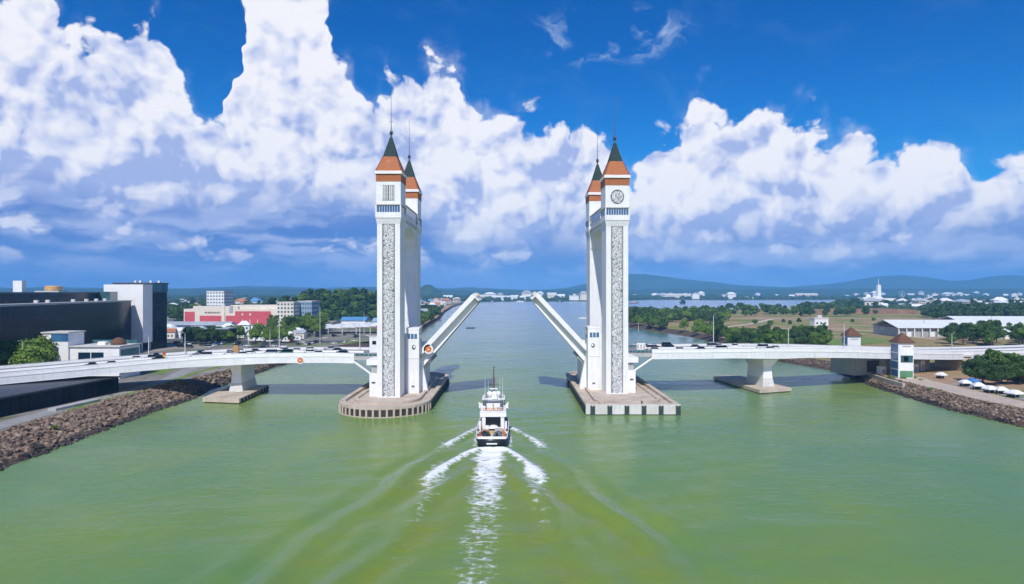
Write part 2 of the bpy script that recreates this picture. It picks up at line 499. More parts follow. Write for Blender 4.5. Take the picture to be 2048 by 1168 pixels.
def ground_mat(name, cols, scale, fine):
    m = bpy.data.materials.new(name); m.use_nodes = True
    t = NT(m.node_tree); bs = m.node_tree.nodes['Principled BSDF']
    P = t.new('ShaderNodeNewGeometry').outputs['Position']
    n1 = t.noise(P, scale, 6, 0.62, dist=0.4)
    n2 = t.noise(P, fine, 4, 0.65)
    c = t.mix(t.smooth(n1, 0.38, 0.50), cols[0], cols[1])
    c = t.mix(t.smooth(n1, 0.52, 0.62), c, cols[2])
    c = t.mix(1.0, c, t.mix(t.lin(n2, 0.25, 0.75), (0.72,) * 3, (1.25,) * 3), 'MULTIPLY')
    t.put(bs.inputs['Base Color'], c)
    bs.inputs['Roughness'].default_value = 0.95
    bs.inputs['Specular IOR Level'].default_value = 0.15
    MATS[name] = m
    return m
ground_town = ground_mat('town_ground', ((0.10, 0.15, 0.04), (0.23, 0.215, 0.195), (0.34, 0.30, 0.245)), 0.02, 0.3)
ground_field = ground_mat('open_field', ((0.38, 0.26, 0.165), (0.29, 0.235, 0.105), (0.135, 0.215, 0.040)), 0.013, 0.2)
ground_far = ground_mat('distant_plain', ((0.040, 0.070, 0.028), (0.055, 0.085, 0.035), (0.11, 0.11, 0.07)), 0.004, 0.03)
grassm = mat('verge_grass', (0.145, 0.235, 0.036), 0.95, 0.3, 0.3, bump=0.3, bs=4, dirt=(0.20, 0.17, 0.09), dirt_amt=0.5)
hillm = ground_mat('forested_hill', ((0.028, 0.055, 0.022), (0.036, 0.066, 0.026), (0.055, 0.082, 0.032)), 0.003, 0.02)

# ------------------------------------------------------------------ the estuary: shorelines as x(y)
L_SH = [(-700, -150), (-60, -128), (60, -118), (146, -115), (180, -117.5), (216, -119.5), (241, -119), (262, -123), (300, -124.5), (344, -126),
        (400, -122), (450, -108), (490, -97), (540, -91), (640, -88), (732, -95), (930, -103), (1250, -128), (1677, -152), (2100, -158), (2560, -150)]
R_SH = [(-700, 220), (60, 172), (120, 163), (160, 155), (192, 151), (220, 148), (250, 150), (272, 152), (305, 158), (333, 163), (369, 155),
        (400, 149), (430, 146), (460, 150), (500, 158), (560, 160), (626, 151), (690, 139), (732, 131), (800, 136), (1000, 180), (1268, 232),
        (1350, 400), (1500, 640), (1857, 951), (2050, 1500), (2120, 3000), (2150, 9500)]
F_SH = [(-9800, 2550), (-200, 2550), (-110, 2600), (0, 2690), (290, 2740), (480, 2900), (700, 3250), (1000, 3150), (1500, 3180), (1900, 3300), (9800, 3500)]
def interp(tab, t):
    return float(np.interp(t, [a for a, b in tab], [b for a, b in tab]))
def xl(y): return interp(L_SH, y)
def xr(y): return interp(R_SH, y)
ZL, ZR = 4.0, 3.5
def wl(y): return interp([(-700, 15), (240, 14.5), (262, 11), (300, 8), (460, 6), (640, 10), (2560, 14)], y)
def wr(y): return interp([(-700, 11), (200, 10.5), (260, 8.5), (340, 7), (400, 9), (700, 10), (9500, 14)], y)

def land(name, tab, sgn, wf, zt, bank_m, top_m, label, ymax, jit=1.2):
    ys = []
    y = -650.0
    while y < ymax:
        ys.append(y)
        y += 2.5 if 50 < y < 420 else (8 if y < 1000 else 40)
    ys.append(ymax)
    mb = MB(); rows = []
    for i, y in enumerate(ys):
        x = interp(tab, y) + jit * mnoise.noise(Vector((0, y * 0.11, 3.3 * sgn)))
        wd = wf(y)
        h = 0.5 * mnoise.noise(Vector((7.7, y * 0.07, sgn)))
        prof = [(-4.0, -2.5), (-0.8, -0.45), (0.35 * wd, 0.36 * zt + h), (0.7 * wd, 0.74 * zt + h * 0.7), (wd, zt), (wd + 3, zt + 0.03), (wd + 60, zt), (wd + 400, zt), (12000, zt)]
        rows.append([(x + sgn * a, y, z) for a, z in prof])
    n = len(rows[0]); vs = [p for r in rows for p in r]
    mb.v = vs
    for i in range(len(rows) - 1):
        for k in range(n - 1):
            mb.f.append((i * n + k, i * n + k + 1, (i + 1) * n + k + 1, (i + 1) * n + k))
            mb.mi.append(0 if k < 4 else 1); mb.sm.append(k < 4)
    return tag(mb.build(name, (bank_m, top_m)), label, 'ground', kind='structure')

land_l = land('ground_left', L_SH, -1, wl, ZL, soil, ground_town, 'town ground behind the stone bank on the left shore', 2555.0)
land_r = land('ground_right', R_SH, 1, wr, ZR, soil, ground_field, 'brown and green open fields on the right shore', 2140.0)

# far plain, front edge along x
mb = MB(); rows = []
xs = np.concatenate([np.linspace(-9800, -300, 30), np.linspace(-260, 2000, 110), np.linspace(2100, 9800, 40)])
for x in xs:
    y0 = interp(F_SH, x) + 18 * mnoise.noise(Vector((x * 0.012, 1.0, 2.0)))
    rows.append([(x, y0 - 25, -1.5), (x, y0, 1.2), (x, y0 + 25, 4.3), (x, y0 + 800, 4.6), (x, 14500, 5.0)])
for r in rows: mb.v += r
for i in range(len(rows) - 1):
    for k in range(4):
        mb.f.append((i * 5 + k, (i + 1) * 5 + k, (i + 1) * 5 + k + 1, i * 5 + k + 1)); mb.mi.append(0); mb.sm.append(False)
tag(mb.build('ground_far', ground_far), 'low green far shore beyond the river mouth', 'ground', kind='structure')

# ------------------------------------------------------------------ hills on the horizon
def hill(name, prof, dist, label, depth=2200, rough=1.0, step=6, cat='hill'):
    """long forested ridge: skyline heights taken at its own distance"""
    mb = MB(); rows = []
    px0, px1 = prof[0][0], prof[-1][0]
    N = int((px1 - px0) / step) + 1
    for i in range(N):
        px = px0 + (px1 - px0) * i / (N - 1)
        py = interp(prof, px)
        h = max(6.0, za(py, dist))
        x = xa(px, dist)
        j = rough * (10 * mnoise.noise(Vector((x * 0.004, dist * 0.01, 0))) + 5 * mnoise.noise(Vector((x * 0.016, 3, 1))))
        row = []
        for k in range(9):
            s = k / 8.0
            z = 3 + (h - 3) * (math.sin(math.pi * min(1, s * 1.0)) ** 1.15)
            yy = dist - depth * 0.5 + depth * s
            z += j * math.sin(math.pi * s) + (rough * 0.10 * h * mnoise.noise(Vector((x * 0.0035, yy * 0.0035, 5))) * math.sin(math.pi * s) if k != 4 else 0)
            row.append((x * (yy / dist), yy, z))
        rows.append(row)
    for r in rows: mb.v += r
    for i in range(N - 1):
        for k in range(8):
            mb.f.append((i * 9 + k, (i + 1) * 9 + k, (i + 1) * 9 + k + 1, i * 9 + k + 1)); mb.mi.append(0); mb.sm.append(True)
    return tag(mb.build(name, hillm), label, cat, kind='structure')

hill('hills', [(1060, 582), (1130, 576), (1190, 563), (1225, 553), (1262, 547), (1300, 549), (1345, 556), (1420, 563), (1470, 570), (1560, 574), (1640, 576), (1760, 582)], 9000, 'blue forested hills beyond the far shore behind the right tower')
hill('hills', [(1380, 584), (1520, 580), (1600, 572), (1660, 568), (1700, 562), (1752, 553), (1800, 550), (1850, 554), (1905, 562), (1938, 560), (1980, 553), (2015, 550), (2060, 552), (2200, 560), (2500, 566), (2900, 575)], 9600, 'long blue hills at the right end of the horizon')
hill('hills', [(-900, 575), (-400, 572), (-100, 575), (60, 575), (110, 571), (150, 575), (240, 576), (330, 578), (420, 575), (500, 572), (560, 573), (640, 576), (720, 573), (770, 574), (860, 577), (940, 575), (1010, 578), (1100, 581)], 9300, 'faint blue ridge along the left horizon')
hill('hills', [(1110, 582), (1150, 578), (1180, 571), (1205, 574), (1240, 580)], 7600, 'small blue hill between the right pylon and the raised leaf', depth=900)
hill('wooded_hill', [(834, 584), (842, 574), (852, 569), (862, 570), (872, 576), (884, 584)], 4300, 'dark conical wooded hill beside the left pylon', depth=260, rough=0.4, step=3)
hill('hills', [(-600, 580), (-100, 578), (120, 577), (330, 577), (480, 578), (640, 579), (760, 577), (900, 580), (1000, 581), (1100, 580), (1300, 579), (1420, 577), (1500, 578), (1620, 578), (1760, 577), (1900, 578), (2048, 577), (2300, 578), (2700, 580)], 6200, 'low dark green forest belt across the plain', depth=1400, rough=0.6)
# town hill behind the left pylon
mb = MB(); n = 28; vs = []
for i in range(n):
    for k in range(n):
        a, b = i / (n - 1) * 2 - 1, k / (n - 1) * 2 - 1
        rr = max(0.0, 1 - a * a) * max(0.0, 1 - b * b)
        vs.append((-252 + 118 * a, 1010 + 190 * b, 3.2 + 26 * rr + 1.2 * rr * mnoise.noise(Vector((a * 5, b * 5, 0)))))
mb.v = vs
for i in range(n - 1):
    for k in range(n - 1):
        mb.f.append((i * n + k, (i + 1) * n + k, (i + 1) * n + k + 1, i * n + k + 1)); mb.mi.append(0); mb.sm.append(True)
tag(mb.build('hill', hillm), 'low wooded town hill behind the left pylon', 'hill', kind='structure')

# ------------------------------------------------------------------ water with the boat's wake
BX, BY0, BLEN = -5.2, 167.5, 31.0                 # boat: stern centre and length, heading +y
def axis(segs):
    o = []
    for a, b, st in segs:
        o += list(np.arange(a, b, st))
    return np.array(o)
fx = axis([(-12500, -2500, 1000), (-2500, -400, 150), (-400, -150, 25), (-150, -50, 2.0), (-50, 44, 0.42), (44, 160, 2.0), (160, 420, 20), (420, 2500, 150), (2500, 12501, 1000)])
fy = axis([(-700, 20, 40), (20, 70, 2.5), (70, 205, 0.42), (205, 330, 2.0), (330, 700, 10), (700, 3000, 80), (3000, 14001, 500)])
X, Y = np.meshgrid(fx, fy)
def sm(t): t = np.clip(t, 0, 1); return t * t * (3 - 2 * t)
xr_ = X - BX
ast = BY0 - Y                                       # metres astern of the transom
Zw = np.zeros_like(X); foam = np.zeros_like(X); silt_swell_tint = np.zeros_like(X)
wob = 0.9 * np.sin(Y * 0.23 + 1.3) + 0.6 * np.sin(Y * 0.071)
# propeller wash
inside = sm((ast + 0.5) / 2.0)
wd = 3.3 + 0.006 * ast + 0.45 * np.sin(Y * 0.37) + 0.3 * np.sin(Y * 0.9 + X * 0.6)
core = np.exp(-((xr_ - 0.25 * wob) / wd) ** 4) * inside
foam += core * np.clip(1.08 - 0.0145 * ast, 0.30, 1.2)
Zw += 0.20 * core * np.exp(-ast / 25.0) * np.cos(ast * 1.1)
# stern wave arms and bow wave arms (curling crests that break outward)
def arm(y0, x0, spread, length, power, amp, width, fo, sgn, tail):
    global Zw, foam, silt_swell_tint
    t = (y0 - Y)
    s = np.clip(t / length, 0, 1.0)
    cx_ = x0 + spread * s ** power
    n = sgn * xr_ - cx_
    on = sm(t / 2.0) * sm((length - t) / (0.25 * length) + 0.6)
    crest = np.exp(-(n / width) ** 2) * on
    Zw += amp * crest - 0.5 * amp * np.exp(-((n + 2.2 * width) / (1.6 * width)) ** 2) * on
    foam += fo * crest * np.exp(-t / (0.9 * length))
    # spent foam left behind along the arm
    tl = np.exp(-((sgn * xr_ - (x0 + spread * 0.80 + 0.02 * t)) / (width * 1.9)) ** 2) * sm((t - 0.35 * length) / (0.5 * length)) * np.exp(-np.clip(t - length * 0.8, 0, None) / tail)
    foam += 0.50 * fo * tl
for sg in (-1, 1):
    arm(BY0 + 0.3, 1.2, 12.2 if sg < 0 else 10.6, 29.0, 0.62, 0.45, 1.35, 1.15, sg, 26.0)
    arm(BY0 + 29.5, 1.6, 11.5 if sg < 0 else 12.5, 32.0, 0.80, 0.50, 1.25, 0.95, sg, 8.0)
# foam hugging the hull
hullw = np.exp(-((np.abs(xr_) - 4.5) / 0.9) ** 2) * sm((Y - BY0) / 3) * sm((BY0 + 22 - Y) / 6)
foam += 0.55 * hullw
# diverging swell behind the bow: smooth ridges fanning out
t = BY0 + 27 - Y
for sg in (-1, 1):
    for off, A, lam, k in ((0.0, 0.62, 9.0, 0.66), (10.0, 0.48, 8.0, 0.62)):
        n = sg * xr_ - (2.0 + k * np.clip(t, 0, None) ** 0.80) + off + 0.8 * np.sin(Y * 0.16 + off)
        env = np.exp(-(n / (4.2 + 0.045 * np.clip(t, 0, None))) ** 2) * sm((t - 10) / 30) * (0.7 + 0.3 * np.sin(Y * 0.11 + X * 0.05))
        Zw += A * env * np.cos(2 * np.pi * n / lam)
        silt_swell_tint += 0.85 * np.exp(-((n + 3.4) / (2.4 + 0.02 * np.clip(t, 0, None))) ** 2) * sm((t - 26) / 25)  # olive bands painted along swell faces, imitating where they mirror less sky
silt_swell_tint += 0.30 * np.exp(-(xr_ / 14.0) ** 2) * sm((ast - 4) / 20)
Zw += 0.05 * np.sin(0.55 * X + 0.25 * Y) * np.exp(-np.abs(xr_) / 80) + 0.04 * np.sin(0.21 * X - 0.63 * Y)
fade = sm((60 - np.abs(X)) / 15) * sm((Y - 60) / 12) * sm((215 - Y) / 10)
Zw *= fade
foam *= sm((52 - np.abs(X)) / 10)
ny, nx = X.shape
verts = np.stack([X, Y, Zw], -1).reshape(-1, 3)
ii = np.arange(ny * nx).reshape(ny, nx)
quads = np.stack([ii[:-1, :-1], ii[:-1, 1:], ii[1:, 1:], ii[1:, :-1]], -1).reshape(-1, 4)
me = bpy.data.meshes.new('water')
me.vertices.add(len(verts)); me.vertices.foreach_set('co', verts.astype(np.float32).ravel())
me.loops.add(quads.size); me.loops.foreach_set('vertex_index', quads.astype(np.int32).ravel())
me.polygons.add(len(quads)); me.polygons.foreach_set('loop_start', np.arange(0, quads.size, 4, dtype=np.int32))
me.polygons.foreach_set('use_smooth', np.ones(len(quads), bool))
for nm, arr in (('foam', foam), ('silt_swell_tint', silt_swell_tint)):
    at_ = me.attributes.new(nm, 'FLOAT', 'POINT'); at_.data.foreach_set('value', np.clip(arr, 0, 1.5).astype(np.float32).ravel())
me.update(); me.validate()
wm = bpy.data.materials.new('murky_green_river_water'); wm.use_nodes = True
t = NT(wm.node_tree); bs = wm.node_tree.nodes['Principled BSDF']
P = t.new('ShaderNodeNewGeometry').outputs['Position']
px_, py_, pz_ = t.xyz(P)
n1 = t.noise(P, 0.011, 4, 0.6, dist=0.6)
n2 = t.noise(t.cmb(t.m('MULTIPLY', px_, 0.35), py_, 0.0), 0.05, 5, 0.65, dist=0.5)
c = t.mix(t.smooth(n1, 0.35, 0.65), (0.122, 0.236, 0.080), (0.182, 0.266, 0.044))
c = t.mix(t.m('MULTIPLY', t.smooth(n2, 0.50, 0.70), 0.55), c, (0.180, 0.280, 0.125))
si = t.new('ShaderNodeAttribute', attribute_name='silt_swell_tint').outputs['Fac']
sil = t.m('MULTIPLY', si, t.smooth(t.noise(P, 0.09, 6, 0.70, dist=0.8), 0.34, 0.64, 0.25, 1.0), clamp=True)
c = t.mix(t.m('MULTIPLY', sil, 0.85), c, (0.195, 0.245, 0.030))  # olive for stirred silt and for painted swell faces mirroring less sky
fo = t.new('ShaderNodeAttribute', attribute_name='foam').outputs['Fac']
fp = t.cmb(t.m('MULTIPLY', px_, 1.0), t.m('MULTIPLY', py_, 1.5), 0.0)
fn = t.noise(fp, 0.42, 7, 0.66, dist=1.0)
cell = t.voro(t.v('ADD', fp, t.v('SCALE', t.v('SUBTRACT', t.noise(P, 1.1, 3, out='Color'), (0.5, 0.5, 0.5)), scale=1.6)), 0.55, 1.5, 0.6, feature='F1')
fk = t.m('ADD', t.m('MULTIPLY', fn, 0.75), t.m('MULTIPLY', cell, 0.38))
ff = t.smooth(t.m('ADD', fk, t.m('SUBTRACT', t.m('MULTIPLY', fo, 0.66), 0.66)), 0.22, 0.60)
ff = t.m('MULTIPLY', ff, t.smooth(fo, 0.03, 0.30))
c = t.mix(ff, c, (0.80, 0.82, 0.84))
r1 = t.noise(t.cmb(t.m('MULTIPLY', px_, 0.55), py_, 0.0), 0.55, 3, 0.55)
r2 = t.noise(t.cmb(t.m('MULTIPLY', px_, 0.7), py_, 0.0), 0.13, 3, 0.55)
gust = t.smooth(t.noise(P, 0.018, 3, 0.5), 0.38, 0.62, 0.35, 1.0)
hgt = t.m('MULTIPLY', t.m('ADD', t.m('MULTIPLY', r1, 0.48), t.m('MULTIPLY', r2, 0.8)), gust)
hgt = t.m('ADD', hgt, t.m('MULTIPLY', ff, 0.25))
bn = t.new('ShaderNodeBump'); bn.inputs['Strength'].default_value = 0.55; bn.inputs['Distance'].default_value = 1.0
t.put(bn.inputs['Height'], hgt)
wm.node_tree.nodes.remove(bs)
df = t.new('ShaderNodeBsdfDiffuse'); t.put(df.inputs['Color'], c); t.put(df.inputs['Normal'], bn.outputs[0])
gl_ = t.new('ShaderNodeBsdfGlossy'); t.put(gl_.inputs['Normal'], bn.outputs[0]); gl_.inputs['Roughness'].default_value = 0.26
gl_.inputs['Color'].default_value = (0.95, 0.97, 1.0, 1)
fr_ = t.new('ShaderNodeFresnel'); fr_.inputs['IOR'].default_value = 1.333; t.put(fr_.inputs['Normal'], bn.outputs[0])
fac = t.m('MULTIPLY', t.m('ADD', t.m('MULTIPLY', fr_.outputs[0], 0.46), t.m('MULTIPLY', t.m('MULTIPLY', fr_.outputs[0], fr_.outputs[0]), 0.85)), t.m('SUBTRACT', 1.0, ff), clamp=True)   # wind-roughened water reflects less at low angles
mxs = t.new('ShaderNodeMixShader'); t.put(mxs.inputs[0], fac)
wm.node_tree.links.new(df.outputs[0], mxs.inputs[1]); wm.node_tree.links.new(gl_.outputs[0], mxs.inputs[2])
wm.node_tree.links.new(mxs.outputs[0], wm.node_tree.nodes['Material Output'].inputs['Surface'])
me.materials.append(wm)
water = tag(inst('water', me), 'murky green river water with the white wake of the boat', 'water', kind='structure')

# ------------------------------------------------------------------ rip-rap on both banks
def rock_mesh(seed, m):
    r = random.Random(seed); bm = bmesh.new()
    for _ in range(15):
        d_ = Vector((r.gauss(0, 1), r.gauss(0, 1), r.gauss(0, 1))).normalized()
        bm.verts.new((d_.x * 0.62 * r.uniform(0.8, 1.15), d_.y * 0.55 * r.uniform(0.8, 1.15), d_.z * 0.45 * r.uniform(0.8, 1.15)))
    g_ = bmesh.ops.convex_hull(bm, input=bm.verts)
    for v_ in [v_ for v_ in bm.verts if not v_.link_faces]:
        bm.verts.remove(v_)
    me_ = bpy.data.meshes.new('rock'); bm.to_mesh(me_); bm.free(); me_.materials.append(m)
    return me_
def bank_z(wd, zt, a):
    return float(np.interp(a, [-4, -0.8, 0.35 * wd, 0.7 * wd, wd, wd + 3], [-2.5, -0.45, 0.36 * zt, 0.74 * zt, zt, zt]))
def riprap(label, xf, wf, zt, sgn, y0, y1, n, smin, smax, m, name_parent, alo=-0.6, ahi=1.0):
    root = tag(MB().box(-0.2, 0.2, -0.2, 0.2, -0.2, 0.2).build(name_parent, m, None, (xf(y0) + sgn * 3, y0, 0.6)), label, 'rock bank', kind='structure')
    ox, oy, oz = root.location
    meshes = [rock_mesh(k + int(10 * smin), m) for k in range(10)]
    wet = [rock_mesh(k + int(10 * smin), rockwet) for k in range(10)]
    L = []
    for _ in range(n):
        y = y0 + (y1 - y0) * rnd.random()
        wd = wf(y)
        a = rnd.uniform(alo, wd * ahi)
        s = smin + (smax - smin) * rnd.random() ** 2.3
        L.append((xf(y) + sgn * a, y, bank_z(wd, zt, a) + rnd.uniform(0.0, 0.25) * s, s, a))
    L.sort(key=lambda q: -q[3] / q[1])
    rest_v, rest_f, rest_m = [], [], []
    for i, (x, y, z, s, a) in enumerate(L):
        me_ = (wet if a < 2.0 + rnd.uniform(-0.7, 0.8) else meshes)[rnd.randrange(10)]
        rot = (rnd.uniform(-0.5, 0.5), rnd.uniform(-0.5, 0.5), rnd.uniform(0, 6.28))
        sc_ = (s * rnd.uniform(0.8, 1.2), s * rnd.uniform(0.8, 1.2), s * rnd.uniform(0.8, 1.1))
        vis = abs(x / y) < 0.80
        if i < 300 and vis:
            inst('rock', me_, root, (x - ox, y - oy, z - oz), rot, sc_)
        else:
            M = Matrix.LocRotScale(Vector((x - ox, y - oy, z - oz)), __import__('mathutils').Euler(rot), Vector(sc_))
            b = len(rest_v); rest_v += [tuple(M @ v_.co) for v_ in me_.vertices]
            rest_f += [tuple(b + q for q in p_.vertices) for p_ in me_.polygons]
            rest_m += [1 if me_.materials[0] is rockwet else 0] * len(me_.polygons)
    if rest_v:
        me_ = bpy.data.meshes.new('loose_rocks'); me_.from_pydata(rest_v, [], rest_f); me_.materials.append(m); me_.materials.append(rockwet); me_.polygons.foreach_set('material_index', rest_m)
        o = inst('loose_rocks', me_, root); o['kind'] = 'stuff'
    return root
riprap('brown rip-rap boulder bank along the left shore', xl, wl, ZL, -1, 118, 262, 5600, 0.4, 1.9, rockm, 'riprap_bank')
riprap('dark rocks on the left shore behind the bridge', xl, wl, ZL, -1, 272, 430, 620, 1.0, 1.9, rockm2, 'riprap_bank')
riprap('brown stone revetment along the right shore', xr, wr, ZR, 1, 150, 300, 3000, 0.45, 1.25, rockm2, 'stone_revetment', ahi=1.02)
riprap('brown stones on the right shore behind the bridge', xr, wr, ZR, 1, 300, 460, 900, 0.7, 1.3, rockm2, 'stone_revetment')

def strip(name, pts, wd, z, m, label, cat='road', kind='structure', thick=0.0):
    mb = MB(); L = []
    for i, p in enumerate(pts):
        a = Vector(pts[max(0, i - 1)][:2]); b = Vector(pts[min(len(pts) - 1, i + 1)][:2])
        d_ = (b - a).normalized(); n_ = Vector((-d_.y, d_.x))
        ww = p[2] if len(p) > 2 else wd
        L.append((Vector(p[:2]) + n_ * ww / 2, Vector(p[:2]) - n_ * ww / 2))
    for a, b in L:
        mb.v += [(a.x, a.y, z), (b.x, b.y, z)]
    for i in range(len(L) - 1):
        mb.f.append((2 * i, 2 * i + 1, 2 * i + 3, 2 * i + 2)); mb.mi.append(0); mb.sm.append(False)
    return tag(mb.build(name, m), label, cat, kind=kind)

# left riverside road and verge
strip('road', [(xl(y) - wl(y) - 6.0, y) for y in range(60, 262, 8)] + [(-143, 275), (-150, 300), (-152, 340), (-150, 380)], 6.2, ZL + 0.06, paleroad, 'pale grey riverside road above the left rock bank')
strip('grass_verge', [(xl(y) - wl(y) - 1.4, y) for y in range(196, 262, 6)] + [(-138, 268), (-141, 290), (-141, 320)], 3.2, ZL + 0.09, grassm, 'strip of green grass at the top of the left rock bank', 'grass')
strip('grass_verge', [(-158, 285), (-163, 310), (-163, 345), (-156, 380)], 9, ZL + 0.05, grassm, 'grass patch under the far side of the left span', 'grass')
strip('forecourt', [(-186, 300), (-176, 372), (-170, 400)], 34, ZL + 0.04, sandp, 'bare sandy forecourt beside the white block', 'ground')
# right promenade and paths
strip('promenade', [(xr(y) + wr(y) + 6.5, y) for y in range(90, 290, 10)], 12.5, ZR + 0.06, sandp, 'sandy paved promenade on the right shore', 'pavement')
strip('road', [(xr(y) + wr(y) + 17.5, y) for y in range(90, 262, 10)], 5.0, ZR + 0.07, paleroad, 'narrow grey road behind the right promenade')
strip('grass_verge', [(xr(y) + wr(y) + 22, y) for y in range(150, 262, 10)], 3.6, ZR + 0.08, grassm, 'grass edge below the right hand bushes', 'grass')
for pts, wd, lb in (
    ([at(1300, 634, ZR), at(1400, 636, ZR), at(1540, 636, ZR), at(1660, 635, ZR), at(1760, 637, ZR)], 9, 'pale dirt track running along the distant tree line'),
    ([at(1445, 655, ZR), at(1500, 648, ZR), at(1545, 638, ZR)], 7, 'dirt track slanting across the brown field'),
    ([at(1500, 659, ZR), at(1560, 657, ZR), at(1680, 658, ZR), at(1760, 663, ZR), at(1850, 674, ZR)], 6, 'pale dirt track behind the mangrove trees'),
    ([at(1640, 668, ZR), at(1720, 667, ZR), at(1800, 671, ZR), at(1880, 679, ZR)], 5, 'dirt track passing behind the brown roofed kiosks')):
    strip('dirt_track', [(p.x, p.y) for p in pts], wd, ZR + 0.06, dirtroad, lb)
for i, (pts, wd) in enumerate((
    ([at(1640, 690, ZR), at(1700, 680, ZR), at(1770, 678, ZR)], 34), ([at(1690, 652, ZR), at(1770, 655, ZR)], 26), ([at(1480, 646, ZR), at(1620, 650, ZR)], 30))):
    strip('grass_field', [(p.x, p.y) for p in pts], wd, ZR + 0.04, grassm, ['bright green grass slope beside the kiosks', 'green grass strip in front of the long white roof', 'green grass patch in the brown field'][i], 'grass')
# left streets
strip('street', [(-101 - 18, 470), (-190, 470), (-330, 500), (-520, 520)], 20, ZL + 0.05, asphalt, 'wide grey street behind the left bridge span')
strip('street', [(-165, 395), (-165, 470), (-180, 640), (-230, 900)], 12, ZL + 0.07, asphalt, 'street leading from the bridge into the town')
for pts, wd, lb in (
    ([at(605, 691, ZL), at(640, 689, ZL), at(690, 686, ZL), at(730, 682, ZL)], 10, 'oval green lawn beside the street near the left pylon'),
    ([at(575, 665, ZL), at(610, 664, ZL)], 26, 'green lawn below the trees of the town'),
    ([at(690, 680, ZL), at(720, 678, ZL)], 12, 'small green lawn in front of the white canopy')):
    strip('lawn', [(p.x, p.y) for p in pts], wd, ZL + 0.09, grassm, lb, 'grass')

# ------------------------------------------------------------------ haze
HAZE = 0.95e-4
mb = MB().box(-11000, 11000, -600, 13000, -3.5, 420)
hz = mb.build('haze', ())
hm = bpy.data.materials.new('pale_blue_haze'); hm.use_nodes = True
hm.node_tree.nodes.clear()
t = NT(hm.node_tree)
pv = t.new('ShaderNodeVolumePrincipled')
pv.inputs['Color'].default_value = (0.17, 0.50, 1.0, 1)
pv.inputs['Density'].default_value = HAZE
pv.inputs['Anisotropy'].default_value = -0.3
mo = t.new('ShaderNodeOutputMaterial')
hm.node_tree.links.new(pv.outputs[0], mo.inputs['Volume'])
hz.data.materials.append(hm)
tag(hz, 'pale blue haze over the far shore', 'haze', kind='stuff')

# ================================================================== DRAWBRIDGE
def lattice_mesh(wd, ht, cell, seed, keep=None, bar=(0.12, 0.22), name='lattice_screen'):
    """pierced white screen: an irregular net of short bars, standing in x-z, facing -y"""
    r = random.Random(seed)
    nx_, nz_ = max(3, int(round(wd / cell))), max(3, int(round(ht / cell)))
    P_ = {}
    for i in range(nx_ + 1):
        for k in range(nz_ + 1):
            jx = 0 if i in (0, nx_) else r.uniform(-0.33, 0.33)
            jz = 0 if k in (0, nz_) else r.uniform(-0.33, 0.33)
            P_[i, k] = ((i + jx) / nx_ * wd - wd / 2, (k + jz) / nz_ * ht)
    mb = MB()
    def barf(a, b, wdt):
        if keep and not (keep(*a) and keep(*b)):
            return
        dx_, dz_ = b[0] - a[0], b[1] - a[1]
        l = math.hypot(dx_, dz_)
        if l < 1e-4: return
        ux, uz = dx_ / l, dz_ / l
        ox, oz = -uz * wdt / 2, ux * wdt / 2
        a = (a[0] - ux * wdt * 0.3, a[1] - uz * wdt * 0.3); b = (b[0] + ux * wdt * 0.3, b[1] + uz * wdt * 0.3)
        y0 = -0.14 + r.uniform(-0.02, 0.02)
        q = [(a[0] + ox, a[1] + oz), (b[0] + ox, b[1] + oz), (b[0] - ox, b[1] - oz), (a[0] - ox, a[1] - oz)]
        mb.add([(p[0], y0, p[1]) for p in q] + [(p[0], 0.0, p[1]) for p in q], [(0, 1, 2, 3), (0, 4, 5, 1), (2, 6, 7, 3), (1, 5, 6, 2), (3, 7, 4, 0)])
    for i in range(nx_ + 1):
        for k in range(nz_ + 1):
            edge = min(i, nx_ - i) / (nx_ / 2)
            wmul = 0.45 if edge < 0.22 else 1.0
            pr = 0.50 if edge < 0.22 else 0.74
            for di, dk in ((1, 0), (0, 1), (1, 1), (-1, 1)):
                j = (i + di, k + dk)
                if j in P_ and r.random() < (pr if di * dk == 0 else pr * 0.46):
                    barf(P_[i, k], P_[j], r.uniform(*bar) * wmul)
    return mb.mesh(name, latw)

LAT_MAIN = lattice_mesh(3.7, 61.0, 0.43, 3, bar=(0.10, 0.20))
_m = MB()
for _k in range(6):                                # window-like screen: uprights with short cross pieces
    _x = -2.0 + 0.8 * _k
    _m.box(_x - 0.14, _x + 0.14, -0.14, 0, 0, 5.1)
    for _j in range(11):
        _m.box(_x + 0.16, _x + 0.62, -0.10 - 0.01 * ((_j + _k) % 3), 0, 0.15 + 0.46 * _j + 0.1 * ((_k * 7 + _j * 3) % 3), 0.36 + 0.46 * _j) if _k < 5 else None
LAT_RECT = _m.mesh('pierced_panel', latw)
LAT_DISC = lattice_mesh(4.6, 4.9, 0.50, 8, keep=lambda x, z: (x / 2.3) ** 2 + ((z - 2.45) / 2.45) ** 2 < 0.93)

# shared tower meshes (local: base centre, front towards -y)
HW, HD = 4.03, 5.0
def disc_pts(rx, rz, cz, n=24):
    return [(rx * math.cos(2 * math.pi * k / n), cz + rz * math.sin(2 * math.pi * k / n)) for k in range(n)]
m_ = MB()
m_.box(-HW, HW, -HD + 0.55, HD, 0, 61.3)
m_.box(-HW, -2.2, -HD, -HD + 0.55, 0, 61.3); m_.box(2.2, HW, -HD, -HD + 0.55, 0, 61.3)
m_.box(-2.2, 2.2, -HD + 0.03, -HD + 0.55, 0, 0.7)
m_.frus(0, 0, 61.3, 63.4, HW, HD, HW + 0.45, HD + 0.45)
T_SHAFT = m_.mesh('tower', white)
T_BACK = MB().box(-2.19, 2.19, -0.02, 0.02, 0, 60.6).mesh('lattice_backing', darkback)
m_ = MB()
m_.bbox(-4.55, 4.55, -5.6, 5.6, 63.4, 65.3, 0.06)
m_.box(-4.05, 4.05, -5.1, 5.1, 65.3, 67.9)
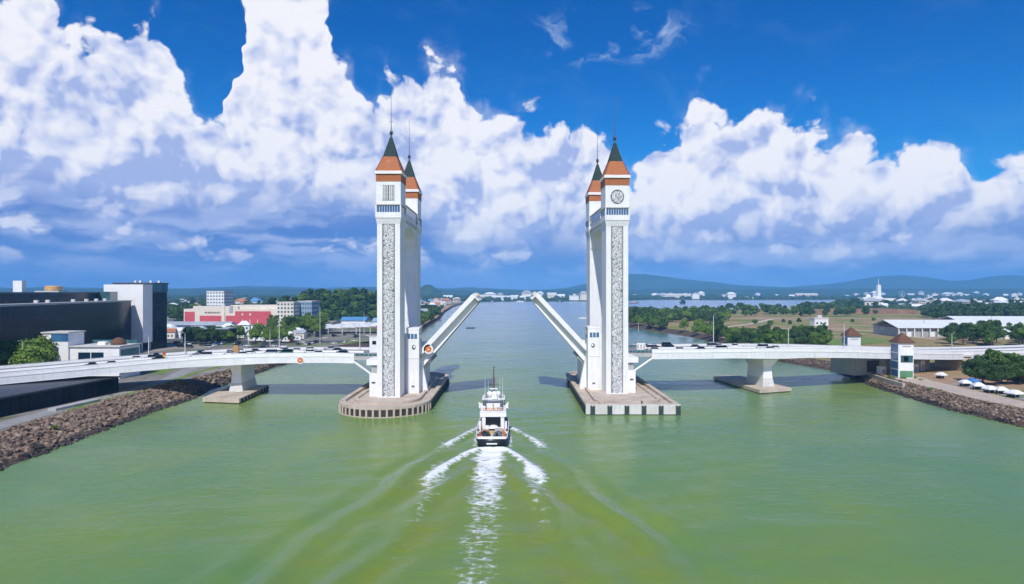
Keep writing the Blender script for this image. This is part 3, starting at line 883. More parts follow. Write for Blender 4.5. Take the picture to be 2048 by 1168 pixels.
for sx in (-1, 1):
    for sy in (-1, 1):
        m_.box(sx * 4.5 - 0.22 * (1 + sx), sx * 4.5 + 0.22 * (1 - sx), sy * 5.55 - 0.22 * (1 + sy), sy * 5.55 + 0.22 * (1 - sy), 65.3, 67.9)
T_GAL = m_.mesh('gallery', white2)
T_GALROOF = MB().box(-4.62, 4.62, -5.66, 5.66, 67.9, 68.3).mesh('gallery_roof', lightc)
T_PANE = MB().box(-0.36, 0.36, -0.03, 0.03, 0, 2.2).mesh('window_pane', blueglass)
T_MULL = MB().box(-0.06, 0.06, -0.08, 0.08, 0, 2.5).mesh('mullion', white2)
m_ = MB()
m_.box(-4.3, 4.3, -5.2, 5.2, 68.3, 76.2)
T_UP = m_.mesh('bell_storey', white2)
T_BAND = MB().box(-4.42, 4.42, -5.32, 5.32, 76.2, 78.8).mesh('tiled_band', tiles)
T_CORN = MB().bbox(-4.8, 4.8, -5.75, 5.75, 78.8, 79.85, 0.12).mesh('cornice', white2)
m_ = MB()
m_.frus(0, 0, 79.8, 81.2, 4.5, 5.35, 3.95, 4.65); m_.frus(0, 0, 81.2, 85.4, 3.95, 4.65, 2.42, 2.8)
T_ROOF = m_.mesh('roof', tiles)
m_ = MB()
m_.frus(0, 0, 85.4, 92.2, 2.46, 2.84, 0.55, 0.6); m_.frus(0, 0, 92.2, 92.5, 0.62, 0.66, 0.5, 0.5)
T_SPIRE = m_.mesh('spire', copper)
m_ = MB()
m_.tube((0, 0, 92.4), (0, 0, 94.2), 0.42, 0.2, 8); m_.ball((0, 0, 94.7), 0.62, 10, 6); m_.lathe([(0.1, 0), (0.7, 0.3), (0.75, 0.45), (0.12, 0.55)], (0, 0, 93.7), 10)
m_.tube((0, 0, 95.2), (0, 0, 98.5), 0.16, 0.11, 6); m_.tube((-0.75, 0, 98.5), (0.75, 0, 98.5), 0.06, 0.06, 5); m_.tube((0, 0, 98.4), (0, 0, 110.4), 0.11, 0.05, 6)
T_FIN = m_.mesh('finial_mast', darkmetal)
T_HIP = MB().tube((4.5, 5.35, 79.9), (2.42, 2.82, 85.4), 0.13, 0.11, 5).mesh('roof_hip', mat('dark_hip_tile', (0.22, 0.07, 0.035), 0.7, 0.2))
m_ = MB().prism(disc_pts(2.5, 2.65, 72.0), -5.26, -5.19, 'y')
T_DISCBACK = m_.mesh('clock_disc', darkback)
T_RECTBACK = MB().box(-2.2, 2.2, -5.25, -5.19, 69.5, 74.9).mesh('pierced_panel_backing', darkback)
T_EMBM = mat('pale_emblem', (0.62, 0.42, 0.30), 0.6, 0.1)
T_EMBL = [MB().tube(p, q, 0.10, 0.10, 5).mesh('emblem_stroke', T_EMBM) for p, q in (((-0.5, -3.45, 83.9), (0.5, -3.45, 83.9)), ((-0.5, -3.73, 83.1), (0.5, -3.73, 83.1)), ((-0.5, -4.02, 82.3), (0.5, -4.02, 82.3)), ((-0.48, -3.47, 83.85), (-0.48, -3.72, 83.15)), ((0.48, -3.76, 83.05), (0.48, -4.0, 82.35)))]

def make_tower(parent, cy, disc, emblem):
    t0 = inst('tower', T_SHAFT, parent, (0, cy, 0))
    inst('lattice_backing', T_BACK, t0, (0, -HD + 0.52, 0.7))
    inst('lattice_screen', LAT_MAIN, t0, (0, -HD + 0.28, 0.3))
    for nm, me_ in (('gallery', T_GAL), ('gallery_roof', T_GALROOF), ('bell_storey', T_UP), ('tiled_band', T_BAND), ('cornice', T_CORN),
                    ('roof', T_ROOF), ('spire', T_SPIRE), ('finial_mast', T_FIN)):
        inst(nm, me_, t0)
    for sx in (-1, 1):
        for sy in (-1, 1):
            inst('roof_hip', T_HIP, t0, sc=(sx, sy, 1))
    for k in range(9):
        x = -3.6 + 0.9 * k
        for sy in (-1, 1):
            inst('window_pane', T_PANE, t0, (x, sy * 5.22, 65.45))
            if k < 8: inst('mullion', T_MULL, t0, (x + 0.45, sy * 5.24, 65.35))
    for sx in (-1, 1):
        for k in range(10):
            y = -4.5 + 1.0 * k
            inst('window_pane', T_PANE, t0, (sx * 4.17, y, 65.45), (0, 0, R(90)))
    if disc:
        inst('clock_disc', T_DISCBACK, t0); inst('pierced_disc', LAT_DISC, t0, (0, -5.27, 69.55))
    else:
        inst('pierced_panel_backing', T_RECTBACK, t0); inst('pierced_panel', LAT_RECT, t0, (0, -5.26, 69.65))
    if emblem:
        for q in T_EMBL: inst('emblem_stroke', q, t0)
    return t0

def make_pylon(loc, s, rz, label, disc, emblem):
    """two towers joined by an arched crossbeam; s = side on which the lifting leaf stands"""
    root = thing('drawbridge_pylon', label, 'bridge tower', loc, rz, 'drawbridge pylons')
    make_tower(root, -20.5, disc, emblem)
    t2 = make_tower(root, 20.5, False, False)
    t2.rotation_euler = (0, 0, math.pi)          # its lattice faces the far side
    # crossbeam with a shallow arch
    y0, y1 = -15.5, 15.5
    arch = []
    for k in range(17):
        a = math.pi * k / 16
        arch.append((-14.4 * math.cos(a), 58.0 + 4.2 * math.sin(a) ** 0.8))
    prof = [(y0, 66.2), (y0, 55.0), (-14.9, 56.0)] + arch + [(14.9, 56.0), (y1, 55.0), (y1, 66.2)]
    cb = MB().prism(prof, -3.7, 3.7, 'x').build('crossbeam', white, root)
    MB().box(-4.25, 4.25, y0 + 0.6, y1 - 0.6, 63.2, 64.1).build('crossbeam_ledge', lightc, cb)
    b_ = MB().box(-3.9, 3.9, y0 + 0.3, y1 - 0.3, 66.2, 69.2); b_.build('skywalk', white2, root)
    MB().box(-4.2, 4.2, y0 + 0.5, y1 - 0.5, 69.2, 69.6).build('skywalk_roof', lightc, root)
    pane = MB().box(-0.04, 0.04, -1.08, 1.08, 0, 2.75).mesh('window_pane', blueglass)
    sk = [c for c in root.children if c.name.startswith('skywalk')][0]
    for sx in (-1, 1):
        for k in range(12):
            inst('window_pane', pane, sk, (sx * 3.93, -12.8 + 2.33 * k, 66.3))
    # machinery block with the control room on the leaf side
    def bx(x0, x1, *a):
        return MB().box(min(s * x0, s * x1), max(s * x0, s * x1), *a)
    blk = bx(4.7, 9.3, -15.9, -8.5, 0, 24.0).build('control_block', white, root)
    bx(4.6, 9.4, -16.0, -8.4, 23.6, 24.3).build('coping', white2, blk)
    for k in range(3):
        x = 5.6 + 1.25 * k
        bx(x - 0.5, x + 0.5, -15.99, -15.85, 20.3, 22.1).build('window_pane', blueglass, blk)
    bx(9.25, 9.39, -14.6, -9.6, 20.3, 22.1).build('window_pane', tealglass, blk)
    bx(4.9, 9.2, -15.95, -15.8, 12.9, 13.05).build('joint_line', greyc, blk)
    m2 = MB().prism([(0.85 * math.cos(2 * math.pi * k / 14) * 0.8, 0.85 * math.sin(2 * math.pi * k / 14)) for k in range(14)], -0.07, 0.07, 'y')
    o = m2.build('emblem', blackm, blk, (s * 7.4, -15.93, 17.2))
    m2 = MB().prism([(0.42 * math.cos(2 * math.pi * k / 10), 0.5 * math.sin(2 * math.pi * k / 10)) for k in range(10)], -0.05, 0.05, 'y')
    m2.build('emblem_centre', steelw, blk, (s * 7.55, -16.02, 17.35))
    bx(6.6, 7.6, -15.98, -15.85, 2.6, 3.2).build('vent', darkmetal, blk)
    bx(3.6, 4.7, -15.2, -9.0, 0, 22.0).build('wall', white, root)
    bx(3.8, 4.72, -15.0 + 0.0, -13.2, 20.3, 22.1)
    pw = bx(3.7, 9.3, -8.5, 10.5, 0, 12.2).build('bearing_wall', white, root)
    blk2 = bx(4.7, 9.3, 10.5, 15.9, 0, 17.0).build('bearing_wall', white, root)
    fin = MB().prism([(s * 9.3, 0), (s * 12.0, 0), (s * 10.4, 8.0), (s * 9.3, 13.0)], -11.0, -8.6, 'y').build('buttress', white, root)
    # outer wing carrying the end of the fixed span
    wg = bx(4.0 * -1, -7.2, -23.3, 23.0, 0, 8.6).build('wing_wall', white, root)
    bx(-4.0, -6.6, -22.6, 22.4, 8.6, 11.5).build('wing_recess', greyc, root)  # grey base colour stands in for the shade in this inset band
    bx(-4.0, -8.2, -23.4, 23.2, 11.5, 13.4).build('wing_cap', white2, root)
    bx(-5.1, -6.4, -23.42, -23.25, 5.0, 5.6).build('vent', darkmetal, wg)
    return root

PYL_L = (-43.3, 253.5, 2.6)
PYL_R = (37.6, 261.7, 2.6)
make_pylon(PYL_L, 1, 0.0, 'left pylon of two white towers with orange spires and arched crossbeam', False, True)
make_pylon(PYL_R, -1, R(1.4), 'right pylon of two white towers with round pierced disc and orange spires', True, False)

# ------------------------------------------------------------------ tower islands
def stadium(cx_, ya, yb, rx, n=22, front=True, squish=1.0):
    p = []
    if front:
        for k in range(n + 1):
            a = math.pi + math.pi * k / n
            p.append((cx_ + rx * math.cos(a), ya + rx * squish * math.sin(a)))
    else:
        p += [(cx_ - rx, ya), (cx_ + rx, ya)]
    for k in range(n + 1):
        a = math.pi * k / n
        p.append((cx_ + rx * math.cos(a), yb + rx * math.sin(a)))
    return p

def island(label, cx_, ya, yb, rx, front, top_m, group='tower islands'):
    root = thing('pier_island', label, 'pier', (cx_, (ya + yb) / 2, 0), 0, group)
    oy = (ya + yb) / 2
    def loc(p): return [(x - cx_, y - oy) for x, y in p]
    outer = loc(stadium(cx_, ya, yb, rx, front=front))
    MB().prism(outer, -3.0, 2.55, 'z').build('platform', pierc, root)
    inner = loc(stadium(cx_, ya + 2.0, yb, rx - 1.3, front=front))
    k1 = loc(stadium(cx_, ya + (4.0 if front else 11.0), yb - 4, rx - 3.6, front=True, squish=0.9 if front else 0.6))
    MB().prism(k1, 2.55, 2.95, 'z').build('plinth', top_m, root)
    # low kerb wall along the rim, in short lengths
    def ring(a, b, z0, z1, name, m, par):
        mb = MB()
        n = len(a); vs = [(p[0], p[1], z) for z in (z0, z1) for p in a] + [(p[0], p[1], z) for z in (z0, z1) for p in b]
        fs = []
        for i in range(n):
            j = (i + 1) % n
            fs += [(i, j, n + j, n + i), (2 * n + i, 3 * n + i, 3 * n + j, 2 * n + j), (n + i, n + j, 3 * n + j, 3 * n + i), (i, 2 * n + i, 2 * n + j, j)]
        mb.add(vs, fs)
        return mb.build(name, m, par)
    out2 = loc(stadium(cx_, ya, yb, rx + 0.35, front=front))
    if not front:
        out2 = loc([(cx_ - rx - 0.35, ya - 0.35), (cx_ + rx + 0.35, ya - 0.35)] + stadium(cx_, ya, yb, rx + 0.35, front=False)[2:])
    ring(out2, inner, 2.56, 3.4, 'rim_wall', top_m, root)
    k2 = loc(stadium(cx_, ya + (5.2 if front else 11.9), yb - 4, rx - 4.6, front=True, squish=0.9 if front else 0.6))
    ring(k1, k2, 2.951, 3.45, 'kerb', top_m, root)
    return root, oy

isl_l, oyl = island('round-ended concrete island under the left pylon', -43.0, 221.5, 284, 15.0, True, pierc)
isl_r, oyr = island('square-fronted concrete island under the right pylon', 39.4, 212.0, 290, 15.0, False, pierc)
# left island: ring of concrete posts with dark recesses between
post = MB().bbox(-0.55, 0.55, -0.45, 0.45, -1.2, 2.5, 0.1).mesh('fender_post', pierc)
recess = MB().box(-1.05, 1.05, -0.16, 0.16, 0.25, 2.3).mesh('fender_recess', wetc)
skirt = MB().box(-1.75, 1.75, -0.25, 0.25, -1.0, 0.28).mesh('fender_beam', pierc)
NP = 22
for k in range(NP):
    a = math.pi + math.pi * (k + 0.5) / NP
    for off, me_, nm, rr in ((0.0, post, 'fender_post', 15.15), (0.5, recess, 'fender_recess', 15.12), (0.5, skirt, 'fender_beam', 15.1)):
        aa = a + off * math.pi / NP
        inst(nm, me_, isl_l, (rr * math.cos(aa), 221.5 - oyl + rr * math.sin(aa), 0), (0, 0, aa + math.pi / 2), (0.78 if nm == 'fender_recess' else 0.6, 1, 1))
m_ = MB().box(-1.3, 1.3, -0.3, 0.3, -0.6, 2.2).mesh('tyre_fender', rubber)
for k in range(20):
    inst('tyre_fender', m_, isl_l, (15.3, 223.5 - oyl + 3.1 * k, 0), (0, 0, R(90)))
    inst('tyre_fender', m_, isl_r, (-15.3, 214.5 - oyr + 3.3 * k, 0), (0, 0, R(90)))
# right island: pale wharf face with green-black fenders
MB().box(-15.4, 15.4, 0, 0.4, 0.25, 3.42).build('wharf_face', pierw, isl_r, (0, 212.0 - oyr - 0.82, 0))
MB().box(-15.0, 15.0, 0, 0.3, -1.5, 0.24).build('tide_mark', wetc, isl_r, (0, 212.0 - oyr - 0.62, 0))
m_ = MB()
m_.box(-0.75, -0.2, -0.55, 0.0, -1.0, 3.1); m_.box(0.2, 0.75, -0.55, 0.0, -1.0, 3.1); m_.box(-0.7, 0.7, -0.3, 0.0, -0.8, 2.8)
m_ = m_.mesh('dock_fender', fenderg)
for k in range(6):
    inst('dock_fender', m_, isl_r, (-13.2 + 5.55 * k, 212.0 - oyr - 0.83, 0))
bol = MB().lathe([(0.28, 0), (0.22, 0.5), (0.34, 0.62), (0.3, 0.8), (0.05, 0.85)], n=10).mesh('mooring_bollard', blackm)
for i, (x, y) in enumerate(((-10.5, -36.5), (3.2, -37.6), (12.5, -36.9))):
    tag(inst('mooring_bollard', bol, None, (39.4 + x, oyr + y, 3.4 if y < -37 else 2.6)), ['black bollard near the left corner of the square island', 'black bollard at the middle of the square island edge', 'black bollard near the right corner of the square island'][i], 'bollard', 'island bollards')

# ------------------------------------------------------------------ fixed spans
def offs(pts, dist):
    o = []
    for i, p in enumerate(pts):
        a = Vector(pts[max(0, i - 1)]); b = Vector(pts[min(len(pts) - 1, i + 1)])
        d_ = (b - a); d_.z = 0; d_.normalize()
        n_ = Vector((-d_.y, d_.x, 0))
        o.append(Vector(p) + n_ * dist)
    return o
def smooth_line(pts, per=8):
    P_ = [Vector(p) for p in pts]; o = []
    for i in range(len(P_) - 1):
        p0, p1, p2, p3 = P_[max(0, i - 1)], P_[i], P_[i + 1], P_[min(len(P_) - 1, i + 2)]
        for k in range(per):
            t_ = k / per
            o.append(0.5 * ((2 * p1) + (-p0 + p2) * t_ + (2 * p0 - 5 * p1 + 4 * p2 - p3) * t_ ** 2 + (-p0 + 3 * p1 - 3 * p2 + p3) * t_ ** 3))
    o.append(P_[-1])
    return o
DW = 25.0
def sweep(line, prof, name, m, parent, s=1, close=True, smooth=False):
    """profile points (across, up) swept along the near edge line"""
    mb = MB(); rings = []
    for c_ in range(len(prof)):
        pass
    cols = [offs(line, s * a) for a, z in prof]
    for i in range(len(line)):
        rings.append([tuple(cols[k][i] + Vector((0, 0, prof[k][1] if not callable(prof[k][1]) else prof[k][1](i)))) for k in range(len(prof))])
    mb.loft(rings, close)
    return mb.build(name, m, parent)

def make_span(label, pts, s, haunch_x, cap_at):
    """pts: near edge of the deck, z = top of the parapet"""
    line = [p - Vector((0, 0, 1.15)) for p in smooth_line(pts)]
    root = thing('bridge_span', label, 'bridge', tuple(line[0]), 0, 'fixed bridge spans')
    o = Vector(line[0]); line = [p - o for p in line]
    def dep(i):
        x = line[i].x + o.x
        return -2.75 - 0.45 * math.exp(-((x - haunch_x) / 13.0) ** 2)
    g_ = sweep(line, [(0.0, -0.05), (DW, -0.05), (DW, dep), (DW - 1.5, dep), (DW - 4.5, -1.2), (4.5, -1.2), (1.5, dep), (0.0, dep)], 'girder', steelw, root, s)
    sweep(line, [(-0.12, -0.42), (0.0, -0.42), (0.0, 0.0), (-0.12, 0.0)], 'fascia_beam', white2, root, s)
    sweep(line, [(-0.05, -2.75), (0.003, -2.75), (0.003, -2.62), (-0.05, -2.62)], 'bottom_flange', white2, root, s)
    sweep(line, [(0.35, 0.0), (DW - 0.35, 0.0), (DW - 0.35, 0.06), (0.35, 0.06)], 'road_surface', deckroad, root, s)
    sweep(line, [(0.0, -0.05), (0.32, -0.05), (0.32, 1.0), (0.0, 1.0)], 'parapet', white2, root, s)
    sweep(line, [(DW - 0.32, -0.05), (DW, -0.05), (DW, 1.0), (DW - 0.32, 1.0)], 'parapet', white2, root, s)
    sweep(line, [(DW / 2 - 0.4, 0.06), (DW / 2 + 0.4, 0.06), (DW / 2 + 0.25, 0.75), (DW / 2 - 0.25, 0.75)], 'median_barrier', white2, root, s)
    for d_ in (0.12, DW - 0.2):
        sweep(line, [(d_, 1.12), (d_ + 0.08, 1.12), (d_ + 0.08, 1.2), (d_, 1.2)], 'handrail', metal, root, s)
    for d_ in (2.4, DW / 2 - 1.2, DW / 2 + 1.2, DW - 2.4):
        sweep(line, [(d_, 0.062), (d_ + 0.15, 0.062), (d_ + 0.15, 0.068), (d_, 0.068)], 'lane_line', paintw, root, s)
    dash = MB().box(-1.5, 1.5, -0.07, 0.07, 0, 0.006).mesh('lane_dash', paintw)
    stiff = MB().box(-0.05, 0.05, -0.035, 0.0, -2.6, -0.45).mesh('web_joint', greyc)
    for d_ in (6.6, DW - 6.6):
        l2 = offs(line, s * d_)
        for i in range(0, len(l2) - 1, 2):
            e = l2[i + 1] - l2[i]
            inst('lane_dash', dash, root, tuple(l2[i] + Vector((0, 0, 0.064))), (0, 0, math.atan2(e.y, e.x)))
    for i in range(3, len(line) - 1, 6):
        e = line[i + 1] - line[i]
        inst('web_joint', stiff, root, tuple(line[i]), (0, 0, math.atan2(e.y, e.x)))
    return root, [p + o for p in line]

LPTS = [(-58.6, 241.3, 17.4), (-75, 242.2, 17.5), (-107, 242.0, 16.9), (-132, 233.5, 15.6), (-155, 218, 14.4), (-172, 203, 13.8), (-190, 185, 13.2)]
RPTS = [(54.0, 250.8, 18.0), (75, 253.5, 17.9), (105, 260, 17.6), (135, 269.5, 16.6), (165, 281, 15.0), (205, 297, 13.0), (250, 316, 11.8), (310, 341, 11.0)]
span_l, line_l = make_span('curving white left span from the shore to the left pylon', LPTS, -1, -107, None)
span_r, line_r = make_span('long white right span from the right pylon to the shore', RPTS, 1, 105, None)

def slab(label, x0, x1, ya, z, par_side):
    root = thing('approach_slab', label, 'bridge', (x0, ya, z), 0, 'deck slabs between the towers')
    L = x1 - x0
    MB().box(0, L, 0, DW, -1.5, -0.05).build('slab', greyc, root)
    MB().box(0, L, 0.3, DW - 0.3, -0.05, 0.02).build('road_surface', deckroad, root)
    for y in (0.05, DW - 0.15):
        MB().box(0, L, y, y + 0.1, 1.0, 1.12).build('handrail', metal, root)
        me_ = MB().box(-0.05, 0.05, y, y + 0.1, -0.05, 1.0).mesh('rail_post', metal)
        k = 0.4
        while k < L:
            inst('rail_post', me_, root, (k, 0, 0)); k += 1.6
        MB().box(0, L, y + 0.02, y + 0.08, 0.1, 0.95).build('screen', tealglass, root)
    # diagonal braces under the end of the fixed girder
    for y in (0.3, DW - 0.3):
        if par_side < 0:
            MB().tube((-0.4, y, -2.0), (8.0, y, -8.0), 0.42, 0.42, 6).build('brace', white2, root)
        else:
            MB().tube((L + 0.4, y, -2.0), (L - 8.6, y, -8.2), 0.42, 0.42, 6).build('brace', white2, root)
    return root
slab('deck slab running between the two left towers', -58.5, -33.9, 241.2, 16.2, -1)
slab('deck slab running between the two right towers', 28.4, 53.9, 250.3, 16.6, 1)

# ------------------------------------------------------------------ lifting leaves
def make_leaf(label, pivot, s, ang, roundel):
    """leaf hinged at pivot, raised by ang; local u runs out along the leaf, w is up from the road"""
    root = thing('bascule_leaf', label, 'bridge leaf', pivot, 0, 'raised bridge leaves')
    ca, sa = math.cos(ang), math.sin(ang)
    LEN, W = 27.3, 24.0
    def T(u, y, w_): return (s * (u * ca - w_ * sa), y, u * sa + w_ * ca)
    def bar(u0, u1, y0, y1, w0, w1, name, m, par=root, w0b=None, w1b=None):
        w0b = w0 if w0b is None else w0b; w1b = w1 if w1b is None else w1b
        vs = [T(u0, y0, w0), T(u1, y0, w0b), T(u1, y1, w0b), T(u0, y1, w0), T(u0, y0, w1), T(u1, y0, w1b), T(u1, y1, w1b), T(u0, y1, w1)]
        return MB().add(vs, [(3, 2, 1, 0), (4, 5, 6, 7), (0, 1, 5, 4), (1, 2, 6, 5), (2, 3, 7, 6), (3, 0, 4, 7)]).build(name, m, par)
    dk = bar(-1, LEN, 0.3, W - 0.3, -0.45, 0.0, 'deck_plate', steelw)
    bar(-1, LEN - 0.3, 0.5, W - 0.5, 0.0, 0.05, 'road_surface', deckroad, dk)
    for y0 in (0.0, W - 0.35):
        pr = bar(-2.0, LEN, y0, y0 + 0.35, -0.45, 1.25, 'parapet', white2)
        g_ = bar(-5.5, LEN - 0.4, y0 + (2.5 if y0 == 0 else -2.4), y0 + (2.8 if y0 == 0 else -2.1), -3.5, -0.45, 'girder', steelw, root, -2.3, -0.45)
        bar(-5.5, LEN - 0.4, y0 + (1.9 if y0 == 0 else -2.9), y0 + (3.2 if y0 == 0 else -1.6), -3.8, -3.5, 'bottom_flange', white2, root, -2.55, -2.3)
    for k in range(8):
        u = 2.0 + 3.4 * k
        d_ = -2.9 + 1.1 * (u + 5.5) / (LEN + 5.1)
        bar(u, u + 0.4, 2.9, W - 2.9, d_, -0.46, 'cross_beam', greyc)
    for y in (6.5, 12.0, 17.5):
        bar(-2, LEN - 0.6, y - 0.18, y + 0.18, -1.5, -0.46, 'stringer', greyc)
    tip = bar(LEN, LEN + 0.5, 0.0, W, -2.3, 1.25, 'tip_beam', steelw)
    for k in range(9):
        bar(LEN + 0.5, LEN + 1.3, 1.0 + 2.6 * k, 2.2 + 2.6 * k, -0.5, 0.9, 'finger_joint', lightc)
    bar(-7.5, -1.0, 2.9, W - 2.9, -4.6, -0.2, 'counterweight', greyc)
    c = Vector(T(1.6, -0.06, -0.9))
    if roundel:
        m2 = MB()
        for k in range(8):
            a = 2 * math.pi * k / 8
            m2.prism([(0.75 * math.cos(a) + 0.45 * math.cos(2 * math.pi * j / 8), 0.75 * math.sin(a) + 0.45 * math.sin(2 * math.pi * j / 8)) for j in range(8)], -0.05 - 0.004 * k, 0.05, 'y')
        m2.build('roundel', orange, root, tuple(c))
        MB().prism([(1.75 * math.cos(2 * math.pi * j / 18), 1.75 * math.sin(2 * math.pi * j / 18)) for j in range(18)], 0.06, 0.12, 'y').build('roundel_plate', white2, root, tuple(c))
    return root
make_leaf('raised left bridge leaf with an orange roundel at its root', (-32.8, 241.6, 18.2), 1, R(47.0), True)
make_leaf('raised right bridge leaf leaning towards the right pylon', (28.0, 250.2, 18.6), -1, R(47.0), False)

def roundel_on(label, px, py, y, r_=1.1):
    root = thing('roundel', label, 'emblem', (xa(px, y), y, za(py, y)))
    MB().prism([(r_ * 1.25 * math.cos(2 * math.pi * j / 20), r_ * 1.25 * math.sin(2 * math.pi * j / 20)) for j in range(20)], 0, 0.06, 'y').build('backplate', white2, root)
    m2 = MB()
    for k in range(8):
        a = 2 * math.pi * k / 8
        m2.prism([(0.62 * r_ * math.cos(a) + 0.38 * r_ * math.cos(2 * math.pi * j / 8), 0.62 * r_ * math.sin(a) + 0.38 * r_ * math.sin(2 * math.pi * j / 8)) for j in range(8)], -0.06 - 0.004 * k, 0.0, 'y')
    m2.build('petals', orange, root)
roundel_on('orange flower roundel on the side of the left span', 600.5, 720.5, 241.95)

# ------------------------------------------------------------------ river piers
def river_pier(label, pts_foot, zt, shaft_c, rz, ztop, flare, hd=8.2, hw=1.65):
    c = Vector((sum(p[0] for p in pts_foot) / 4, sum(p[1] for p in pts_foot) / 4, 0))
    root = thing('river_pier', label, 'bridge pier', tuple(c), 0, 'river piers')
    loc = [(p[0] - c.x, p[1] - c.y) for p in pts_foot]
    MB().prism(loc, 0.35, zt, 'z').build('footing', pierc, root)
    MB().prism([(x * 0.95, y * 0.97) for x, y in loc], -3, 0.36, 'z').build('tide_mark', wetc, root)
    m2 = MB().box(-0.8, 0.8, -0.35, 0.35, -0.6, zt - 0.2).mesh('tyre_fender', rubber)
    e = Vector(loc[2]) - Vector(loc[1])
    for k in range(9):
        p = Vector(loc[1]) + e * (0.08 + 0.105 * k)
        inst('tyre_fender', m2, root, (p.x, p.y, 0), (0, 0, math.atan2(e.y, e.x)))
    sx, sy = shaft_c[0] - c.x, shaft_c[1] - c.y
    rot = Matrix.Rotation(rz, 3, 'Z')
    def fr(z0, z1, a0, b0, a1, b1, name, m):
        mb = MB(); mb.frus(0, 0, z0, z1, a0, b0, a1, b1)
        return mb.build(name, m, root, (sx, sy, 0), (0, 0, rz))
    fr(zt, 5.0, hw + 0.95, hd + 0.8, hw + 0.35, hd + 0.2, 'shaft_base', lightc)
    fr(5.0, ztop - 3.6, hw + 0.35, hd + 0.2, hw, hd, 'shaft', white)
    fr(ztop - 3.6, ztop - 0.35, hw + 0.02, hd + 0.02, flare, hd + 2.4, 'pier_head', white)
    fr(ztop - 0.35, ztop, flare * 0.8, hd + 1.8, flare * 0.8, hd + 1.8, 'bearing', darkmetal)
    return root
river_pier('left river pier standing on a rectangular concrete footing', [(-111.8, 235), (-97.4, 232), (-99.4, 266), (-114.4, 268)], 1.85, (-106.6, 258.0), R(5), 12.55, 2.3)
river_pier('right river pier with a flared white head on its concrete footing', [(97.0, 254.5), (112.0, 260.5), (104.5, 301), (92.0, 297)], 1.6, (103.0, 270.5), R(10), 13.2, 3.5, 6.0, 1.7)

# ================================================================== PATROL BOAT
boat = thing('motor_vessel', 'white motor vessel with black hull steaming between the raised leaves', 'boat', (BX, BY0, 0.0))
ST = [(0, 3.75, 3.4, 2.15), (0.8, 3.95, 3.6, 2.15), (6, 4.2, 3.9, 2.15), (14, 4.25, 3.9, 2.3), (20, 3.95, 3.2, 2.7), (25, 2.9, 1.9, 3.2), (29, 1.3, 0.6, 3.8), (31, 0.12, 0.05, 4.1)]
def hull_ring(s_):
    y, b, wlb, zd = s_
    return [(-b, y, zd), (-0.5 * (b + wlb) - 0.05, y, zd * 0.55), (-wlb, y, 0.1), (-wlb * 0.55, y, -1.1), (wlb * 0.55, y, -1.1), (wlb, y, 0.1), (0.5 * (b + wlb) + 0.05, y, zd * 0.55), (b, y, zd)]
h_ = MB(); h_.smooth = True; h_.loft([hull_ring(s_) for s_ in ST]); h_.build('hull', hullblack, boat)
def strip_side(sgn, z_add0, z_add1, name, m, thick=0.14, s0=0):
    mb = MB(); rings = []
    for y, b, wlb, zd in ST[s0:]:
        bb = max(0.12, b)
        rings.append([(sgn * (bb + 0.02), y, zd + z_add0), (sgn * (bb + 0.12), y, zd + z_add1), (sgn * (bb + 0.12 - thick), y, zd + z_add1), (sgn * max(0.0, bb - thick), y, zd + z_add0)])
    mb.loft(rings); return mb.build(name, m, boat)
for sg in (-1, 1):
    strip_side(sg, 0.0, 0.95, 'bulwark', white2, s0=1)
    strip_side(sg, -0.55, -0.25, 'rubbing_strake', rubber)
MB().box(-3.7, 3.7, -0.1, 0.05, 2.15, 2.75).build('transom_bulwark', white2, boat)
MB().box(-1.35, 1.35, -0.14, -0.02, 0.75, 1.05).build('name_board', white2, boat)
dm = MB(); dm.add([(-b + 0.1, y, zd - 0.02) for y, b, w_, zd in ST] + [(b - 0.1, y, zd - 0.02) for y, b, w_, zd in ST], [(i, i + 1, len(ST) + i + 1, len(ST) + i) for i in range(len(ST) - 1)])
dm.v = [(x, y, z + 0.06) for x, y, z in dm.v]; dm.build('deck', wood, boat)
d1 = MB(); d1.box(-3.05, -2.1, 11.5, 13.2, 2.2, 7.0); d1.box(2.1, 3.05, 11.5, 13.2, 2.2, 7.0); d1.box(-3.05, 3.05, 11.5, 13.2, 5.7, 7.0); d1.box(-3.05, 3.05, 13.2, 23.0, 2.2, 7.0)
dh = d1.build('deckhouse', white2, boat)
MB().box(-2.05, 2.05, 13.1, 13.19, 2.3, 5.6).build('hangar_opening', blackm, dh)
MB().bbox(-3.6, 3.6, 11.2, 22.0, 7.0, 7.2, 0.04).build('upper_deck', white2, boat)
MB().box(-3.62, 3.62, 11.3, 11.42, 5.65, 7.0).build('fascia', white2, dh)
pz = MB().box(-0.03, 0.03, -0.55, 0.55, 0, 0.8).mesh('side_window', darkglass)
for sg in (-1, 1):
    for k in range(5):
        inst('side_window', pz, dh, (sg * 3.06, 14.6 + 1.7 * k, 4.6))
wh = MB(); wh.frus(0, 18.2, 7.2, 9.9, 3.1, 3.6, 2.8, 3.1)
wh = wh.build('wheelhouse', white2, boat)
MB().frus(0, 18.2, 8.35, 9.25, 3.06, 3.5, 2.94, 3.3).build('wheelhouse_glazing', darkglass, wh)
MB().bbox(-3.2, 3.2, 14.4, 21.8, 9.9, 10.1, 0.03).build('wheelhouse_roof', white2, wh)
MB().box(-2.2, 2.2, 13.0, 14.9, 7.2, 8.9).build('funnel_casing', white2, boat)
for sg in (-1, 1):
    MB().frus(sg * 2.3, 13.6, 7.2, 9.6, 0.5, 0.9, 0.38, 0.65).build('funnel', darkmetal, boat)
